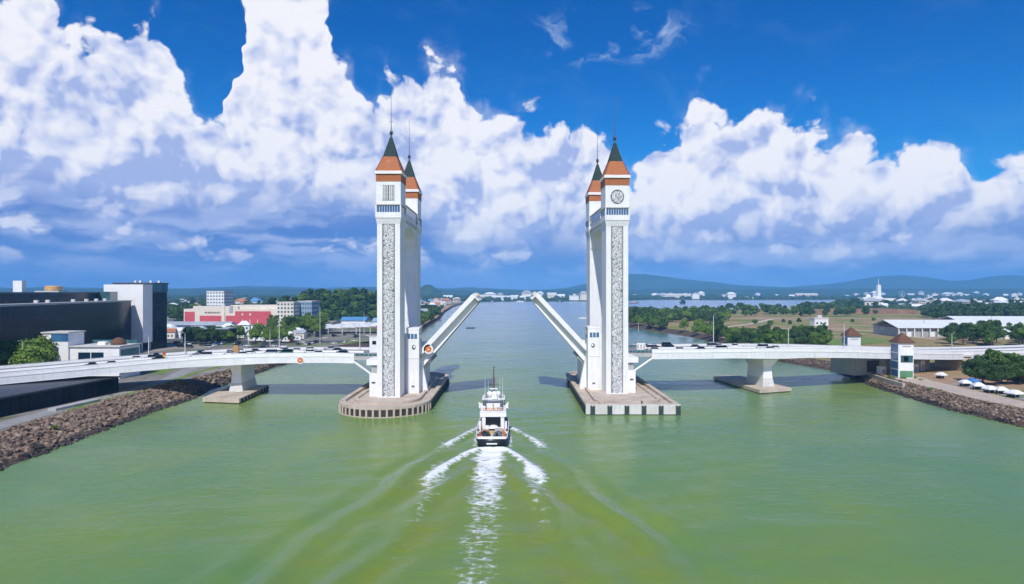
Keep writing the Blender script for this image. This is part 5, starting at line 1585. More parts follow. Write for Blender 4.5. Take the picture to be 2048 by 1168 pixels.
gl = thing('long_shed', 'long grey-blue roofed shed in front of the red hall', 'shed', (-322, 620, ZL))
MB().box(-52, 52, 0, 14, 0, 4.5).build('wall', mat('blue_grey_render', (0.28, 0.36, 0.45)), gl); MB().prism([(-1.5, 4.4), (7, 7.6), (15.5, 4.4)], -53, 53, 'x').build('roof', roofgrey, gl)

# --- long white roofs on the right
def long_hall(label, x0, x1, y0, d_, ze, zr, rz):
    r_ = thing('long_white_roofed_hall', label, 'building', (x0, y0, ZR), rz, 'white roofed halls')
    L = x1 - x0
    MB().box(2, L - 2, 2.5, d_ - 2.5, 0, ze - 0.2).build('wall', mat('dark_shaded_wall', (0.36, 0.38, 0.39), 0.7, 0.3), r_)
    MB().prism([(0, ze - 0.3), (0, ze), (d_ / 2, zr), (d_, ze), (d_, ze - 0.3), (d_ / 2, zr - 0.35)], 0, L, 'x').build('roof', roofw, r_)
    c_ = MB().box(-0.35, 0.35, -0.35, 0.35, 0, ze - 0.2).mesh('column', white2)
    p_ = MB().box(-1.6, 1.6, -0.06, 0.06, 0.2, ze * 0.55).mesh('wall_panel', white2)
    k = 1.5
    i = 0
    while k < L - 1:
        inst('column', c_, r_, (k, 0.9, 0))
        if i % 3 == 1: inst('wall_panel', p_, r_, (k + 3, 2.4, 0))
        k += 6.2; i += 1
    MB().tube((L * 0.35, d_ * 0.3, zr - 3), (L * 0.35, d_ * 0.3, zr + 1.5), 0.15, 0.1, 6).build('roof_vent', darkmetal, r_)
    return r_
long_hall('long white-roofed open hall on the right shore', 312, 394, 526, 44, 7.6, 13.2, R(-2))
long_hall('second white-roofed hall at the right edge behind the trees', 384, 470, 546, 60, 8.0, 15.2, R(-3))
long_hall('low white-roofed hall in front of the second one', 372, 440, 500, 24, 6.0, 9.4, R(-3))

# --- brown-roofed stair kiosks at the right span
def kiosk(label, x, y, rz, zb):
    k_ = thing('stair_kiosk', label, 'kiosk', (x, y, zb), rz, 'stair kiosks')
    h = 18.4 - zb
    MB().box(-3.1, 3.1, -3.1, 3.1, 0, h).build('wall', white2, k_)
    rf = MB(); rf.frus(0, 0, h, h + 0.25, 3.75, 3.75, 3.7, 3.7); rf.frus(0, 0, h + 0.25, h + 4.3, 3.8, 3.8, 0.15, 0.15)
    rf.build('roof', brownroof, k_)
    for z0, z1 in ((0.6, 3.4), (4.0, 7.0), (7.6, h - 4.4), (h - 3.9, h - 0.7)):
        MB().box(-3.17, -3.06, -2.7, 2.7, z0, z1).build('side_glazing', blueglass, k_)
    g2 = MB().box(-2.2, 2.8, -3.17, -3.06, h - 8.2, h - 5.2).build('front_window', tealglass, k_)
    MB().box(-0.9, 0.9, -3.22, -3.12, h - 7.8, h - 5.6).build('dark_pane', darkglass, g2)
    MB().box(-1.6, 1.9, -3.25, -3.06, h - 1.5, h - 1.1).build('lintel', greyc, k_)
    MB().box(-2.6, 2.8, -3.16, -3.06, 0.4, 3.2).build('ground_panel', mat('green_panel', (0.10, 0.24, 0.12), 0.6, 0.2), k_)
    return k_
kiosk('brown-roofed stair kiosk in front of the right span', 166.5, 277.5, R(-3), ZR)
kiosk('brown-roofed stair kiosk behind the right span', 167.0, 320.0, R(-3), ZR)

# --- right abutment and things under the span
ab = thing('bridge_abutment', 'beige concrete pillar under the shore end of the right span', 'bridge pier', (xa(1937, 297), 298, ZR - 1))
MB().box(-1.8, 1.8, 0, 20, 0, 7.9).build('pillar', beige, ab); MB().bbox(-3.2, 3.2, -0.6, 21, 7.9, 8.8, 0.1).build('cap', lightc, ab)
ab = thing('bridge_pier', 'grey concrete box pier under the right span at the shore', 'bridge pier', (165, 293, ZR - 1), R(20))
MB().box(-11, 7, 2.0, 16, 0, 10.0).build('wall', greyc, ab); MB().box(-4.5, 3.0, 1.9, 2.05, 1.5, 6.5).build('doorway', roofdark, ab); MB().tube((1.5, 1.7, 9.8), (6.5, 1.7, 2.0), 0.3, 0.3, 6).build('brace', lightc, ab)
ab = thing('bridge_pier', 'grey concrete wall pier under the right span behind the kiosk', 'bridge pier', (190, 303, ZR), R(22))
MB().box(-7, 7, 0, 14, 0, 7.6).build('wall', greyc, ab)
for i, (px, py, h, wd) in enumerate(((1767, 749, 4.5, 3.2), (1832, 744, 4.6, 3.2), (1846, 742, 6.0, 2.6))):
    p = at(px, py, ZR)
    b = thing('utility_cabinet', ['white cabinet left of the front kiosk', 'wide white cabinet right of the front kiosk', 'tall white cabinet under the right span'][i], 'cabinet', (p.x, p.y, ZR), 0.3, 'white cabinets')
    MB().bbox(-wd / 2, wd / 2, 0, 2.2, 0, h * 0.8, 0.06).build('housing', white2, b); MB().box(-wd * 0.2, wd * 0.3, -0.05, 0.02, 0.4, h * 0.5).build('door', greyc, b)
# slipway and wall on the right promenade
strip('slipway', [(p.x, p.y) for p in (at(1786, 761, 2.8), at(1830, 773, 2.4), at(1878, 788, 2.2))], 3.6, 2.9, mat('grey_slipway', (0.30, 0.34, 0.37), 0.8, 0.15), 'grey concrete slipway on the right bank', 'ramp')
rz0 = at(1700, 752, ZR)
wl_ = thing('quay_wall', 'pale quay wall curving under the right span', 'wall', (xr(285) + 6, 285, 0))
for k in range(7):
    y = 258 + 9.5 * k
    x = xr(y) + 4.8; x2 = xr(y + 9.5) + 4.8
    a = math.atan2(9.5, x2 - x)
    MB().box(0, math.hypot(9.5, x2 - x) - 0.08, -0.5, 0.5, 0.2, 3.75).build('wall_panel', pierc, wl_, (x - xr(285) - 6, y - 285, 0), (0, 0, a))

# --- market tents on the promenade
def tent(label, px, py, wd, m, h=2.6):
    p = at(px, py, ZR)
    o = thing('market_tent', label, 'tent', (p.x, p.y, ZR + 0.06), rnd.uniform(-0.4, 0.4), 'promenade tents')
    MB().frus(0, 0, h * 0.62, h, wd / 2, wd / 2, wd * 0.16, wd * 0.16).build('canopy', m, o)
    MB().box(-wd / 2, wd / 2, -wd / 2, wd / 2, h * 0.5, h * 0.62).build('valance', m, o)
    for sx in (-1, 1):
        for sy in (-1, 1):
            MB().tube((sx * wd * 0.46, sy * wd * 0.46, 0), (sx * wd * 0.46, sy * wd * 0.46, h * 0.55), 0.05, 0.05, 5).build('pole', metal, o)
    MB().box(-wd * 0.36, wd * 0.36, -wd * 0.1, wd * 0.36, 0, h * 0.36).build('counter', blackm, o)
for i, (px, py, wd, c_) in enumerate(((1930, 773, 3.6, white2), (1944, 770, 4.2, bluecover), (1957, 779, 4.0, white2), (1980, 786, 3.8, white2), (2003, 788, 3.8, white2), (2029, 795, 4.4, white2))):
    tent(['white tent at the river end of the tent row', 'blue tent among the white promenade tents', 'white tent just right of the blue tent', 'white tent third right of the blue tent row', 'small white tent second from the photo edge', 'large white tent at the right end of the row'][i], px, py, wd, c_)
p = at(1882, 757, ZR); tent('lone white tent under the shore end of the bridge', 1882, 757, 3.4, white2)

# --- the white tower and dome on the far right, big wheel
far = thing('white_mosque_tower', 'tall white tower beside a domed hall on the far plain', 'tower', (xa(1757, 2300), 2300, ZR))
MB().frus(0, 0, 0, 62, 7, 7, 5.4, 5.4).build('shaft', white2, far); MB().tube((0, 0, 62), (0, 0, 86), 1.2, 0.3, 6).build('spire', white2, far)
MB().box(-58, -6, -8, 30, 0, 18).build('hall', white2, far)
d2 = MB(); d2.smooth = True; d2.lathe([(9, 0), (8.6, 4), (6, 8.5), (0.4, 11)], (-32, 8, 18), 16); d2.build('dome', white2, far)
MB().box(16, 62, 0, 30, 0, 14).build('hall', white2, far)
fw_ = thing('ferris_wheel', 'thin ferris wheel in front of the far hills', 'ferris wheel', (xa(1804, 3600), 3600, 8))
mb = MB()
for k in range(20):
    a, b = 2 * math.pi * k / 20, 2 * math.pi * (k + 1) / 20
    mb.tube((17 * math.cos(a), 0, 20 + 17 * math.sin(a)), (17 * math.cos(b), 0, 20 + 17 * math.sin(b)), 0.6, 0.6, 4, False)
    if k % 2 == 0: mb.tube((0, 0, 20), (17 * math.cos(a), 0, 20 + 17 * math.sin(a)), 0.3, 0.3, 4, False)
mb.build('wheel', white2, fw_)
MB().tube((-8, 0, 0), (0, 0, 20), 0.8, 0.8, 5).build('leg', white2, fw_); MB().tube((8, 0, 0), (0, 0, 20), 0.8, 0.8, 5).build('leg', white2, fw_)

# --- far shore sheds
for i, (px0, px1, y, z, m) in enumerate(((1318, 1395, 3450, 27, cream), (1365, 1400, 3700, 26, beige), (1446, 1470, 3500, 22, cream), (1593, 1636, 3900, 28, beige), (960, 985, 2820, 24, cream), (985, 1035, 2790, 20, white2), (1095, 1113, 2900, 33, cream), (1488, 1507, 3300, 12, white2), (1170, 1195, 3000, 26, beige))):
    x0, x1 = xa(px0, y), xa(px1, y)
    o = thing('far_shed', ['large cream factory shed on the far shore', 'beige factory shed behind the cream one', 'small cream shed on the far shore right of the factory', 'wide beige building far off behind the kiosk lamp post', 'cream hall on the far shore by the left leaf tip', 'long white hall on the far shore between the leaves', 'tall cream building by the right leaf tip', 'low white boathouse on the far shore', 'beige building on the far shore left of the right pylon'][i], 'building', ((x0 + x1) / 2, y, 4.3))
    w2 = (x1 - x0) / 2
    MB().box(-w2, w2, 0, 40, 0, z * 0.7).build('wall', m, o); MB().prism([(-1, z * 0.68), (20, z), (41, z * 0.68)], -w2 - 1, w2 + 1, 'x').build('roof', roofw if m is white2 else lightc, o)

# ------------------------------------------------------------------ houses of the town and the far plain
HM = []
for wm2, rm in ((white2, rooforange), (cream, rooforange), (white2, roofw), (cream, roofgrey), (beige, rooforange), (white2, roofblue), (white2, lightc)):
    for shape in (0, 1):
        a = MB(); a.box(-5, 5, -4, 4, 0, 5.0 if shape == 0 else 7.5)
        z = 5.0 if shape == 0 else 7.5
        b = MB()
        if rm is lightc:
            b.box(-5.3, 5.3, -4.3, 4.3, z, z + 0.8); b.box(-1.5, 1.5, -1.5, 1.5, z + 0.8, z + 2.6)
        elif shape == 0:
            b.prism([(-4.7, z - 0.1), (0, z + 2.6), (4.7, z - 0.1)], -5.6, 5.6, 'x')
        else:
            b.add([(-5.7, -4.7, z), (5.7, -4.7, z), (5.7, 4.7, z), (-5.7, 4.7, z), (-2, 0, z + 3), (2, 0, z + 3)], [(3, 2, 1, 0), (0, 1, 5, 4), (1, 2, 5), (2, 3, 4, 5), (3, 0, 4)])
        c = MB()
        for k in range(3):
            c.box(-3.8 + 2.9 * k, -2.4 + 2.9 * k, -4.05, -3.95, 1.2, 2.7)
            if shape: c.box(-3.8 + 2.9 * k, -2.4 + 2.9 * k, -4.05, -3.95, 4.4, 5.9)
        desc = '%s-walled %s house with %s roof' % ({'clean_white_paint': 'white', 'cream_render': 'cream', 'beige_render': 'beige'}[wm2.name], 'one-storey' if shape == 0 else 'two-storey',
                {'clay_tile_roof': 'orange tiled', 'white_metal_roof': 'white metal', 'grey_metal_roof': 'grey metal', 'blue_metal_roof': 'blue metal', 'light_concrete': 'flat concrete'}[rm.name])
        HM.append((a.mesh('house', wm2), b.mesh('house_roof', rm), c.mesh('house_windows', tealglass), desc))
OCC = []
def house(x, y, z, s, rz, label, group, v=None, win=True):
    v = rnd.randrange(len(HM)) if v is None else v
    a, b, c, desc = HM[v]
    if group:
        label = desc + ' ' + label; group = desc + ' ' + group
    sc_ = (s * rnd.uniform(0.9, 1.6), s, s * rnd.uniform(0.85, 1.25))
    o = tag(inst('house', a, None, (x, y, z), (0, 0, rz), sc_), label, 'house', group)
    inst('roof', b, o)
    if win: inst('window_row', c, o)['kind'] = 'stuff'
    OCC.append((x, y, 8 * s))
    return o
def blocked(x, y, r_=5):
    if -165 < x < -95 and 545 < y < 590: return True
    if -365 < x < -215 and 600 < y < 770: return True
    if 295 < x < 475 and 495 < y < 620: return True
    return False
n_ = 0
while n_ < 130:
    py = rnd.choice([rnd.uniform(602, 616), rnd.uniform(604, 640), rnd.uniform(610, 655)])
    px = rnd.uniform(330, 900) if rnd.random() < 0.72 else rnd.uniform(832, 960)
    p = at(px, py, ZL)
    if p.y > 2450 or p.x > xl(p.y) - wl(p.y) - 12 or blocked(p.x, p.y) or ((p.x + 252) / 118) ** 2 + ((p.y - 1010) / 190) ** 2 < 1: continue
    if 590 < px < 757 and 620 < py: continue
    house(p.x, p.y, ZL, rnd.uniform(0.9, 1.9), rnd.uniform(-0.6, 0.6), 'left of the apartment block' if px < 413 else 'between the apartment block and the wooded hill' if px < 620 else 'behind the wooded hill' if px < 800 else 'on the left spit behind the pylon', 'in the left town')
    n_ += 1
n_ = 0
while n_ < 92:
    px, py = rnd.uniform(860, 2040), rnd.uniform(588.5, 601)
    p = at(px, py, 4.5)
    if p.y < interp(F_SH, p.x) + 40 or p.y > 8500: continue
    house(p.x, p.y, 4.5, rnd.uniform(2.0, 3.6), rnd.uniform(-0.4, 0.4), 'far beyond the estuary ' + ('between the leaves' if px < 1180 else 'right of the right pylon' if px < 1500 else 'near the right edge'), 'on the far plain', rnd.choice([4, 5, 12, 13, 6, 7, 4]), False)
    n_ += 1
n_ = 0
while n_ < 42:
    px, py = rnd.uniform(1740, 2046), rnd.uniform(598, 622)
    p = at(px, py, ZR)
    if p.x < xr(p.y) + wr(p.y) + 20 or blocked(p.x, p.y) or p.y > 2100: continue
    house(p.x, p.y, ZR, rnd.uniform(1.3, 2.4), rnd.uniform(-0.4, 0.4), 'in the woods behind the white halls' if py > 612 else 'below the hills on the right plain', 'on the right plain', rnd.choice([4, 5, 12, 13, 6, 7, 4, 12]))
    n_ += 1
n_ = 0
while n_ < 30:
    px, py = rnd.uniform(338, 600), rnd.uniform(652, 684)
    p = at(px, py, ZL)
    if blocked(p.x, p.y) or (-250 < p.x < -195 and 455 < p.y < 500) or (px < 350 and p.y < 430): continue
    house(p.x, p.y, ZL, rnd.uniform(0.55, 0.95), rnd.uniform(-0.3, 0.3), 'near the parking lots behind the left span', 'by the lots behind the left span', rnd.choice([4, 5, 6, 12, 4, 2]))
    n_ += 1
for px, py, lb in ((1638, 651, 'grey and white site hut in the middle of the brown field'), (1590, 618, 'small pale hut by the far tree line'), (1545, 626, 'low hut at the edge of the scrub')):
    p = at(px, py, ZR); house(p.x, p.y, ZR, 1.2, 0.1, lb, None, 12)
p0_ = at(1700, 628, ZR)
wl2 = thing('site_bank', 'long brown earth bank at the back of the field', 'earth bank', (p0_.x, p0_.y, ZR))
MB().prism([(-70, 0), (-60, 6.5), (-20, 8), (60, 8.5), (110, 7), (118, 0)], 0, 40, 'y').build('bank', mat('brown_earth', (0.28, 0.17, 0.105), 0.95, 0.25, 0.1), wl2)
# parked cars in the town lots
n_ = 0; PK = {}
while n_ < 70:
    px, py = rnd.uniform(345, 745), rnd.uniform(668, 697)
    p = at(px, py, ZL)
    if p.x > xl(p.y) - wl(p.y) - 6 or blocked(p.x, p.y) or (-245 < p.x < -200 and 460 < p.y < 490): continue
    col = rnd.choices(list(CARC), [6, 3, 2, 3, 1, 1, 0.3])[0]; kind = rnd.choice(['hatchback', 'van', 'hatchback'])
    car(kind, col, (p.x, p.y, ZL + 0.1), rnd.choice([0.1, 1.6, 3.2]), '%s %s parked in the lots behind the left span' % (col, kind), 'cars parked behind the left span (%s %s)' % (col, kind)); n_ += 1

# ================================================================== TREES
def crown_mesh(seed, lobes, rad, hgt, z0, nleaf, lsize, m, flat=1.0, core=True):
    r = np.random.default_rng(seed)
    V_, F_ = [], []
    cs = []
    for k in range(lobes):
        a = r.uniform(0, 2 * np.pi); q = np.sqrt(r.uniform(0, 1)) * 0.68
        zc = r.uniform(0.15, 0.85)
        rr = rad * r.uniform(0.34, 0.52) * (1.0 - 0.35 * abs(zc - 0.4))
        cs.append((rad * q * np.cos(a) * (1.15 - 0.5 * zc), rad * q * np.sin(a) * (1.15 - 0.5 * zc), z0 + hgt * zc, rr))
    per = nleaf // lobes
    vs = []
    for cx_, cy_, cz_, rr in cs:
        d_ = r.normal(size=(per, 3)); d_ /= np.linalg.norm(d_, axis=1)[:, None]
        d_[:, 2] = np.where(d_[:, 2] < -0.5, -d_[:, 2] * 0.5, d_[:, 2])
        p = np.array([cx_, cy_, cz_]) + d_ * rr * r.uniform(0.80, 1.10, (per, 1)) * np.array([1, 1, 0.85 * flat])
        nrm = d_ + 0.7 * r.normal(size=(per, 3)); nrm /= np.linalg.norm(nrm, axis=1)[:, None]
        t1 = np.cross(nrm, r.normal(size=(per, 3))); t1 /= np.linalg.norm(t1, axis=1)[:, None]
        t2 = np.cross(nrm, t1)
        s = lsize * r.uniform(0.6, 1.3, (per, 1))
        q4 = np.stack([p - t1 * s, p - t2 * s * 0.6, p + t1 * s, p + t2 * s * 0.6], 1)
        vs.append(q4.reshape(-1, 3))
    vs = np.concatenate(vs); nf = len(vs) // 4
    V_ = [tuple(v_) for v_ in vs]; F_ = [(4 * i, 4 * i + 1, 4 * i + 2, 4 * i + 3) for i in range(nf)]
    if core:
        bm = bmesh.new()
        for cx_, cy_, cz_, rr in cs:
            bmesh.ops.create_icosphere(bm, subdivisions=1, radius=rr * 0.80, matrix=Matrix.Translation((cx_, cy_, cz_)))
        b = len(V_)
        bm.verts.ensure_lookup_table()
        V_ += [tuple(v_.co + 0.12 * rad * Vector((mnoise.noise(v_.co * 0.7), mnoise.noise(v_.co * 0.7 + Vector((9, 0, 0))), 0))) for v_ in bm.verts]
        F_ += [tuple(b + v_.index for v_ in f.verts) for f in bm.faces]
        bm.free()
    me_ = bpy.data.meshes.new('crown'); me_.from_pydata(V_, [], F_); me_.materials.append(m)
    return me_
def trunk_mesh(seed, h, r0):
    r = random.Random(seed); mb = MB()
    mb.tube((0, 0, -0.3), (0.1, 0.1, h), r0, r0 * 0.6, 7)
    for k in range(5):
        a = r.uniform(0, 6.28); l = r.uniform(1.6, 3.0)
        z = h * r.uniform(0.6, 1.0)
        mb.tube((0.05, 0.05, z), (l * math.cos(a), l * math.sin(a), z + r.uniform(1.0, 2.4)), r0 * 0.45, r0 * 0.15, 5)
    return mb.mesh('trunk', trunkm)
TREES = []
for k, (m, rad, hg, z0) in enumerate(((fol_mid, 4.2, 6.5, 2.2), (fol_dark, 4.0, 7.5, 2.2), (fol_bright, 4.4, 5.6, 1.8), (fol_mid, 3.4, 8.0, 2.4), (fol_dark, 4.6, 6.0, 2.0), (fol_bright, 3.6, 6.6, 1.8))):
    TREES.append((crown_mesh(40 + k, 16, rad, hg, z0 + 0.8, 2100, 0.34, m), trunk_mesh(k, z0 + 2.6, 0.28)))
FAR = []
for k, (m, rad, hg) in enumerate(((fol_mid, 4.4, 6.5), (fol_dark, 4.4, 7.5), (fol_far, 4.8, 6.5), (fol_bright, 4.2, 5.6), (fol_dark, 4.8, 6.0))):
    FAR.append(crown_mesh(80 + k, 10, rad, hg, 1.6, 320, 0.66, m))
TD = ['broad mid-green', 'tall dark green', 'broad bright green', 'narrow mid-green', 'broad dark green', 'narrow bright green']
def tree(x, y, z, s, label, group, v=None, sz=1.0):
    v = rnd.randrange(len(TREES)) if v is None else v
    o = thing('tree', TD[v] + ' ' + label, 'tree', (x, y, z), rnd.uniform(0, 6.28), TD[v] + ' ' + group)
    o.scale = (s * rnd.uniform(0.9, 1.1), s * rnd.uniform(0.9, 1.1), s * sz * rnd.uniform(0.9, 1.12))
    inst('crown', TREES[v][0], o); inst('trunk', TREES[v][1], o)
    return o
WOODS = {}
def ftree(x, y, z, s, label, group, v=None, sz=1.0):
    v = rnd.randrange(len(FAR)) if v is None else v
    sc_ = Vector((s * rnd.uniform(0.9, 1.3), s * rnd.uniform(0.9, 1.3), s * sz * rnd.uniform(0.85, 1.15)))
    M = Matrix.LocRotScale(Vector((x, y, z)), Matrix.Rotation(rnd.uniform(0, 6.28), 3, 'Z').to_quaternion(), sc_)
    WOODS.setdefault((label, group), []).append((v, M))
def plant_woods():
    cache = []
    for me_ in FAR:
        co = np.empty(len(me_.vertices) * 3, np.float32); me_.vertices.foreach_get('co', co)
        cache.append((co.reshape(-1, 3), [tuple(p_.vertices) for p_ in me_.polygons]))
    mats_ = [me_.materials[0] for me_ in FAR]
    for (label, group), L in WOODS.items():
        V_, F_, MI = [], [], []; b = 0
        for v, M in L:
            co, fs = cache[v]
            A = np.array(M)
            V_.append(co @ A[:3, :3].T + A[:3, 3]); F_ += [tuple(b + q for q in f) for f in fs]; MI += [v] * len(fs); b += len(co)
        me_ = bpy.data.meshes.new('woods'); me_.from_pydata(np.concatenate(V_).tolist(), [], F_)
        for q in mats_: me_.materials.append(q)
        me_.polygons.foreach_set('material_index', MI); me_.update()
        tag(inst('woods', me_), label, 'woods', kind='stuff')

# near: roadside trees on the left, bushes on the right
for i in range(13):
    px = -30 + 8.6 * i + rnd.uniform(-3, 3); y = rnd.uniform(252, 262) + (0 if i % 2 else 5)
    tree(xa(px, y), y, ZL, rnd.uniform(1.55, 1.95), 'roadside tree between the left span and the dark glass building', 'roadside trees on the left', rnd.choice([2, 2, 5, 5, 0]), 1.0)
for i in range(30):
    px, py = rnd.uniform(1950, 2110), rnd.uniform(752, 772)
    p = at(px, py, ZR)
    if p.x < xr(p.y) + wr(p.y) + 25: continue
    tree(p.x, p.y, ZR - 0.6, rnd.uniform(0.85, 1.25), 'leafy tree in the thicket at the shore end of the right span', 'thicket at the right edge', rnd.choice([0, 1, 4, 0, 2]), 0.95)
for i in range(12):
    px = rnd.uniform(1960, 2080); y = rnd.uniform(262, 285)
    tree(xa(px, y), y, ZR - 0.5, rnd.uniform(0.9, 1.3), 'leafy tree in the thicket at the shore end of the right span', 'thicket at the right edge', rnd.choice([0, 1, 4, 3]), 1.0)
for px, py, s, lb in ((1783, 756, 0.42, 'small green bush left of the front kiosk'), (1806, 757, 0.36, 'small green bush at the foot of the front kiosk'), (1825, 756, 0.40, 'small green bush right of the front kiosk'), (1842, 760, 0.32, 'low bush beside the slipway'), (1862, 778, 0.34, 'dark low bush on the bank below the promenade')):
    p = at(px, py, ZR)
    o = tag(inst('bush', TREES[2][0], None, (p.x, p.y, ZR - 1.2), (0, 0, rnd.uniform(0, 6)), (s, s, s * 0.6)), lb, 'bush')
for px, y, s, lb in ((205, 222, 0.3, 'low green bush on the verge above the left rock bank'), (222, 226, 0.34, 'green bush at the end of the riverside verge'), (240, 230, 0.26, 'small weed bush on the left rock bank'), (110, 176, 0.26, 'weed clump among the left bank boulders')):
    x = xa(px, y)
    tag(inst('bush', TREES[5][0], None, (x, y, ZL - 1.4), (0, 0, rnd.uniform(0, 6)), (s, s, s * 0.55)), lb, 'bush')

# right shore mangroves behind the span and scattered clumps
def grove(n, px0, px1, py0, py1, z, s0, s1, label, group, vs=None, far=False, sz=1.0, cond=None):
    k = 0; tries = 0
    while k < n and tries < n * 30:
        tries += 1
        p = at(rnd.uniform(px0, px1), rnd.uniform(py0, py1), z)
        if p.x > 0 and p.x < xr(p.y) + 2: continue
        if p.x < 0 and p.x > xl(p.y) - 4: continue
        if cond and not cond(p.x, p.y): continue
        if any(abs(p.x - a) < c and abs(p.y - b) < c for a, b, c in OCC): continue
        (ftree if far else tree)(p.x, p.y, z - 0.5, rnd.uniform(s0, s1), label, group, rnd.choice(vs) if vs else None, sz)
        k += 1
grove(62, 1438, 1660, 684, 704, ZR - 1.5, 1.05, 1.5, 'mangrove tree in the belt behind the right span', 'mangrove belt behind the right span', [0, 1, 4, 0, 2])
grove(20, 1290, 1440, 664, 682, ZR - 1, 0.8, 1.4, 'shore tree between the right pylon and the mangrove belt', 'shore trees right of the pylon', [0, 1, 2, 5])
grove(30, 1250, 1330, 650, 664, ZR - 1, 0.9, 1.4, 'shore tree close to the right pylon', 'shore trees at the right pylon', [0, 1, 2, 4])
grove(190, 1250, 1455, 628, 645, ZR, 1.1, 1.9, 'belt of green trees along the river mouth right of the pylon', 'tree belt along the river mouth', [0, 1, 3, 4], True, cond=lambda x, y: y > 780)
grove(110, 1440, 1760, 616, 634, ZR, 0.9, 2.0, 'scattered trees at the back of the brown field', 'scattered trees behind the field', [0, 1, 4], True)
grove(110, 1660, 1900, 602, 618, ZR, 1.3, 2.2, 'dark trees in front of the white tower on the plain', 'trees below the white tower', [1, 2, 4], True)
grove(260, 1850, 2060, 606, 642, ZR, 1.3, 2.3, 'dark woods behind the long white roofs', 'woods behind the white roofs', [1, 2, 4, 1], True, cond=lambda x, y: not blocked(x, y) and y > 630)
grove(30, 1890, 2060, 674, 694, ZR, 1.0, 1.6, 'tree in front of the white-roofed halls', 'trees in front of the white halls', [1, 4, 0], cond=lambda x, y: not (x < 330 and y > 480))
grove(10, 1500, 1760, 640, 655, ZR, 0.5, 0.9, 'few low bushes in the brown field', 'bushes in the field', [0, 1], True)
# left town
grove(46, 455, 600, 668, 688, ZL, 0.8, 1.25, 'street tree behind the left span', 'street trees behind the left span', [2, 5, 0, 2], cond=lambda x, y: y > 455 and abs(y - 480) > 12 or y > 520)
grove(40, 545, 660, 645, 672, ZL, 1.1, 1.7, 'large park tree in front of the office buildings', 'park trees in the town', [0, 2, 1, 5], cond=lambda x, y: not blocked(x, y) and y > 490)
grove(16, 335, 450, 655, 690, ZL, 0.8, 1.2, 'tree beside the white block', 'trees beside the white block', [1, 4, 1], cond=lambda x, y: not blocked(x, y) and x > -225)
grove(14, 338, 375, 640, 650, ZL, 1.2, 1.6, 'tree left of the red hall', 'trees left of the red hall', [1, 4, 0], cond=lambda x, y: not blocked(x, y))
k = 0
while k < 330:
    a, b = rnd.uniform(-1, 1), rnd.uniform(-1, 0.75)
    x, y = -252 + 118 * a, 1010 + 190 * b
    if rnd.random() > 0.35 + 0.65 * (1 - a * a): continue
    z = 3.2 + 26 * max(0, 1 - a * a) * max(0, 1 - b * b)
    ftree(x, y, z - 1, rnd.uniform(1.2, 2.2), 'dense trees on the town hill behind the left pylon', 'trees on the town hill', rnd.choice([0, 1, 1, 4, 3])); k += 1
grove(120, 640, 757, 622, 640, ZL, 1.1, 1.8, 'trees along the foot of the wooded town hill', 'trees at the foot of the town hill', [0, 1, 4, 1], True, cond=lambda x, y: not blocked(x, y))
grove(330, 335, 640, 596, 644, ZL, 1.2, 2.2, 'trees among the town houses on the left', 'town trees on the left', [0, 1, 2, 4], True, cond=lambda x, y: not blocked(x, y) and y < 2400)
grove(34, 838, 905, 618, 650, ZL, 0.9, 1.5, 'scattered trees on the spit behind the left pylon', 'trees on the left spit', [0, 2, 4], True)
grove(16, 838, 872, 640, 652, ZL, 1.0, 1.5, 'green trees on the near end of the left spit', 'green trees on the left spit', [0, 3], True)
# little mangrove islet out in the estuary
p = at(1366, 608, 0)
isl = tag(inst('islet', FAR[1], None, (p.x, p.y, -4), (0, 0, 1), (4.2, 3.0, 1.9)), 'dark mangrove islet in the middle of the estuary', 'islet')

# sand spit on the left shore
sp = MB(); L = []
pts = [(xl(y) - 2, y) for y in range(620, 1800, 40)]
strip('sand_spit', [(x - 16, y) for x, y in pts], 30, ZL + 0.08, mat('orange_sand', (0.42, 0.27, 0.16), 0.95, 0.3, 0.05), 'orange-brown bare bank on the left spit', 'ground')

plant_woods()

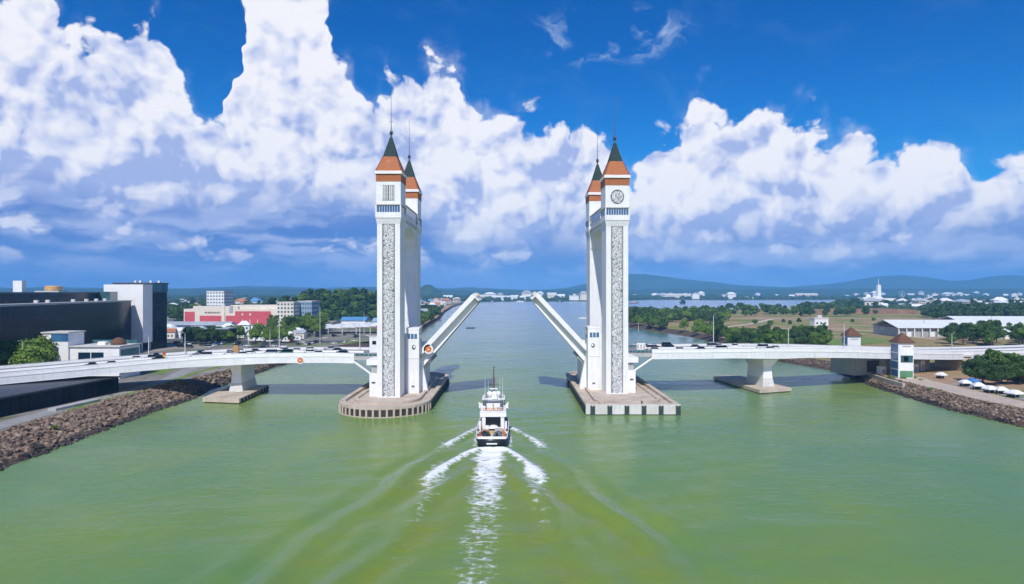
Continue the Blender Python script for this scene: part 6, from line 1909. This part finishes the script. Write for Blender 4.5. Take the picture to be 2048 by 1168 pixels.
# far-off woods: one mass
def forest(name, label, n, sampler, smin, smax, m):
    bm = bmesh.new(); bmesh.ops.create_icosphere(bm, subdivisions=1, radius=1.0)
    base = np.array([v_.co[:] for v_ in bm.verts]); tri = np.array([[v_.index for v_ in f.verts] for f in bm.faces]); bm.free()
    V_, F_ = [], []
    r = np.random.default_rng(5)
    k = 0
    for _ in range(n):
        q = sampler(r)
        if q is None: continue
        x, y, z = q
        s = r.uniform(smin, smax)
        v_ = base * (1 + 0.28 * r.normal(size=(len(base), 1))) * np.array([s * r.uniform(0.9, 1.7), s * r.uniform(0.9, 1.7), s * r.uniform(0.8, 1.2)]) + np.array([x, y, z + s * 0.35])
        V_.append(v_); F_.append(tri + k * len(base)); k += 1
    V_ = np.concatenate(V_); F_ = np.concatenate(F_)
    me_ = bpy.data.meshes.new(name)
    me_.vertices.add(len(V_)); me_.vertices.foreach_set('co', V_.astype(np.float32).ravel())
    me_.loops.add(F_.size); me_.loops.foreach_set('vertex_index', F_.astype(np.int32).ravel())
    me_.polygons.add(len(F_)); me_.polygons.foreach_set('loop_start', np.arange(0, F_.size, 3, dtype=np.int32))
    me_.update(); me_.materials.append(m)
    return tag(inst(name, me_), label, 'woods', kind='stuff')
def samp_far(r):
    y = 2600 + 5200 * r.uniform() ** 1.6
    x = r.uniform(-0.86, 0.86) * y
    if y < interp(F_SH, x) + 30: return None
    return x, y, 4.5
forest('far_woods', 'dark woods covering the plain beyond the estuary', 9000, samp_far, 7, 13, fol_far)
def samp_left(r):
    y = 1250 + 1250 * r.uniform()
    x = -r.uniform(0.12, 0.86) * y
    if x > xl(y) - 30: return None
    return x, y, ZL
forest('town_woods', 'dark green woods between the houses of the left town', 1500, samp_left, 5, 9, fol_far)
def samp_right(r):
    y = 1250 + 850 * r.uniform()
    x = r.uniform(0.45, 0.86) * y
    if x < xr(y) + 30: return None
    return x, y, ZR
forest('plain_woods', 'dark green woods on the right plain below the hills', 1300, samp_right, 5, 9, fol_far)
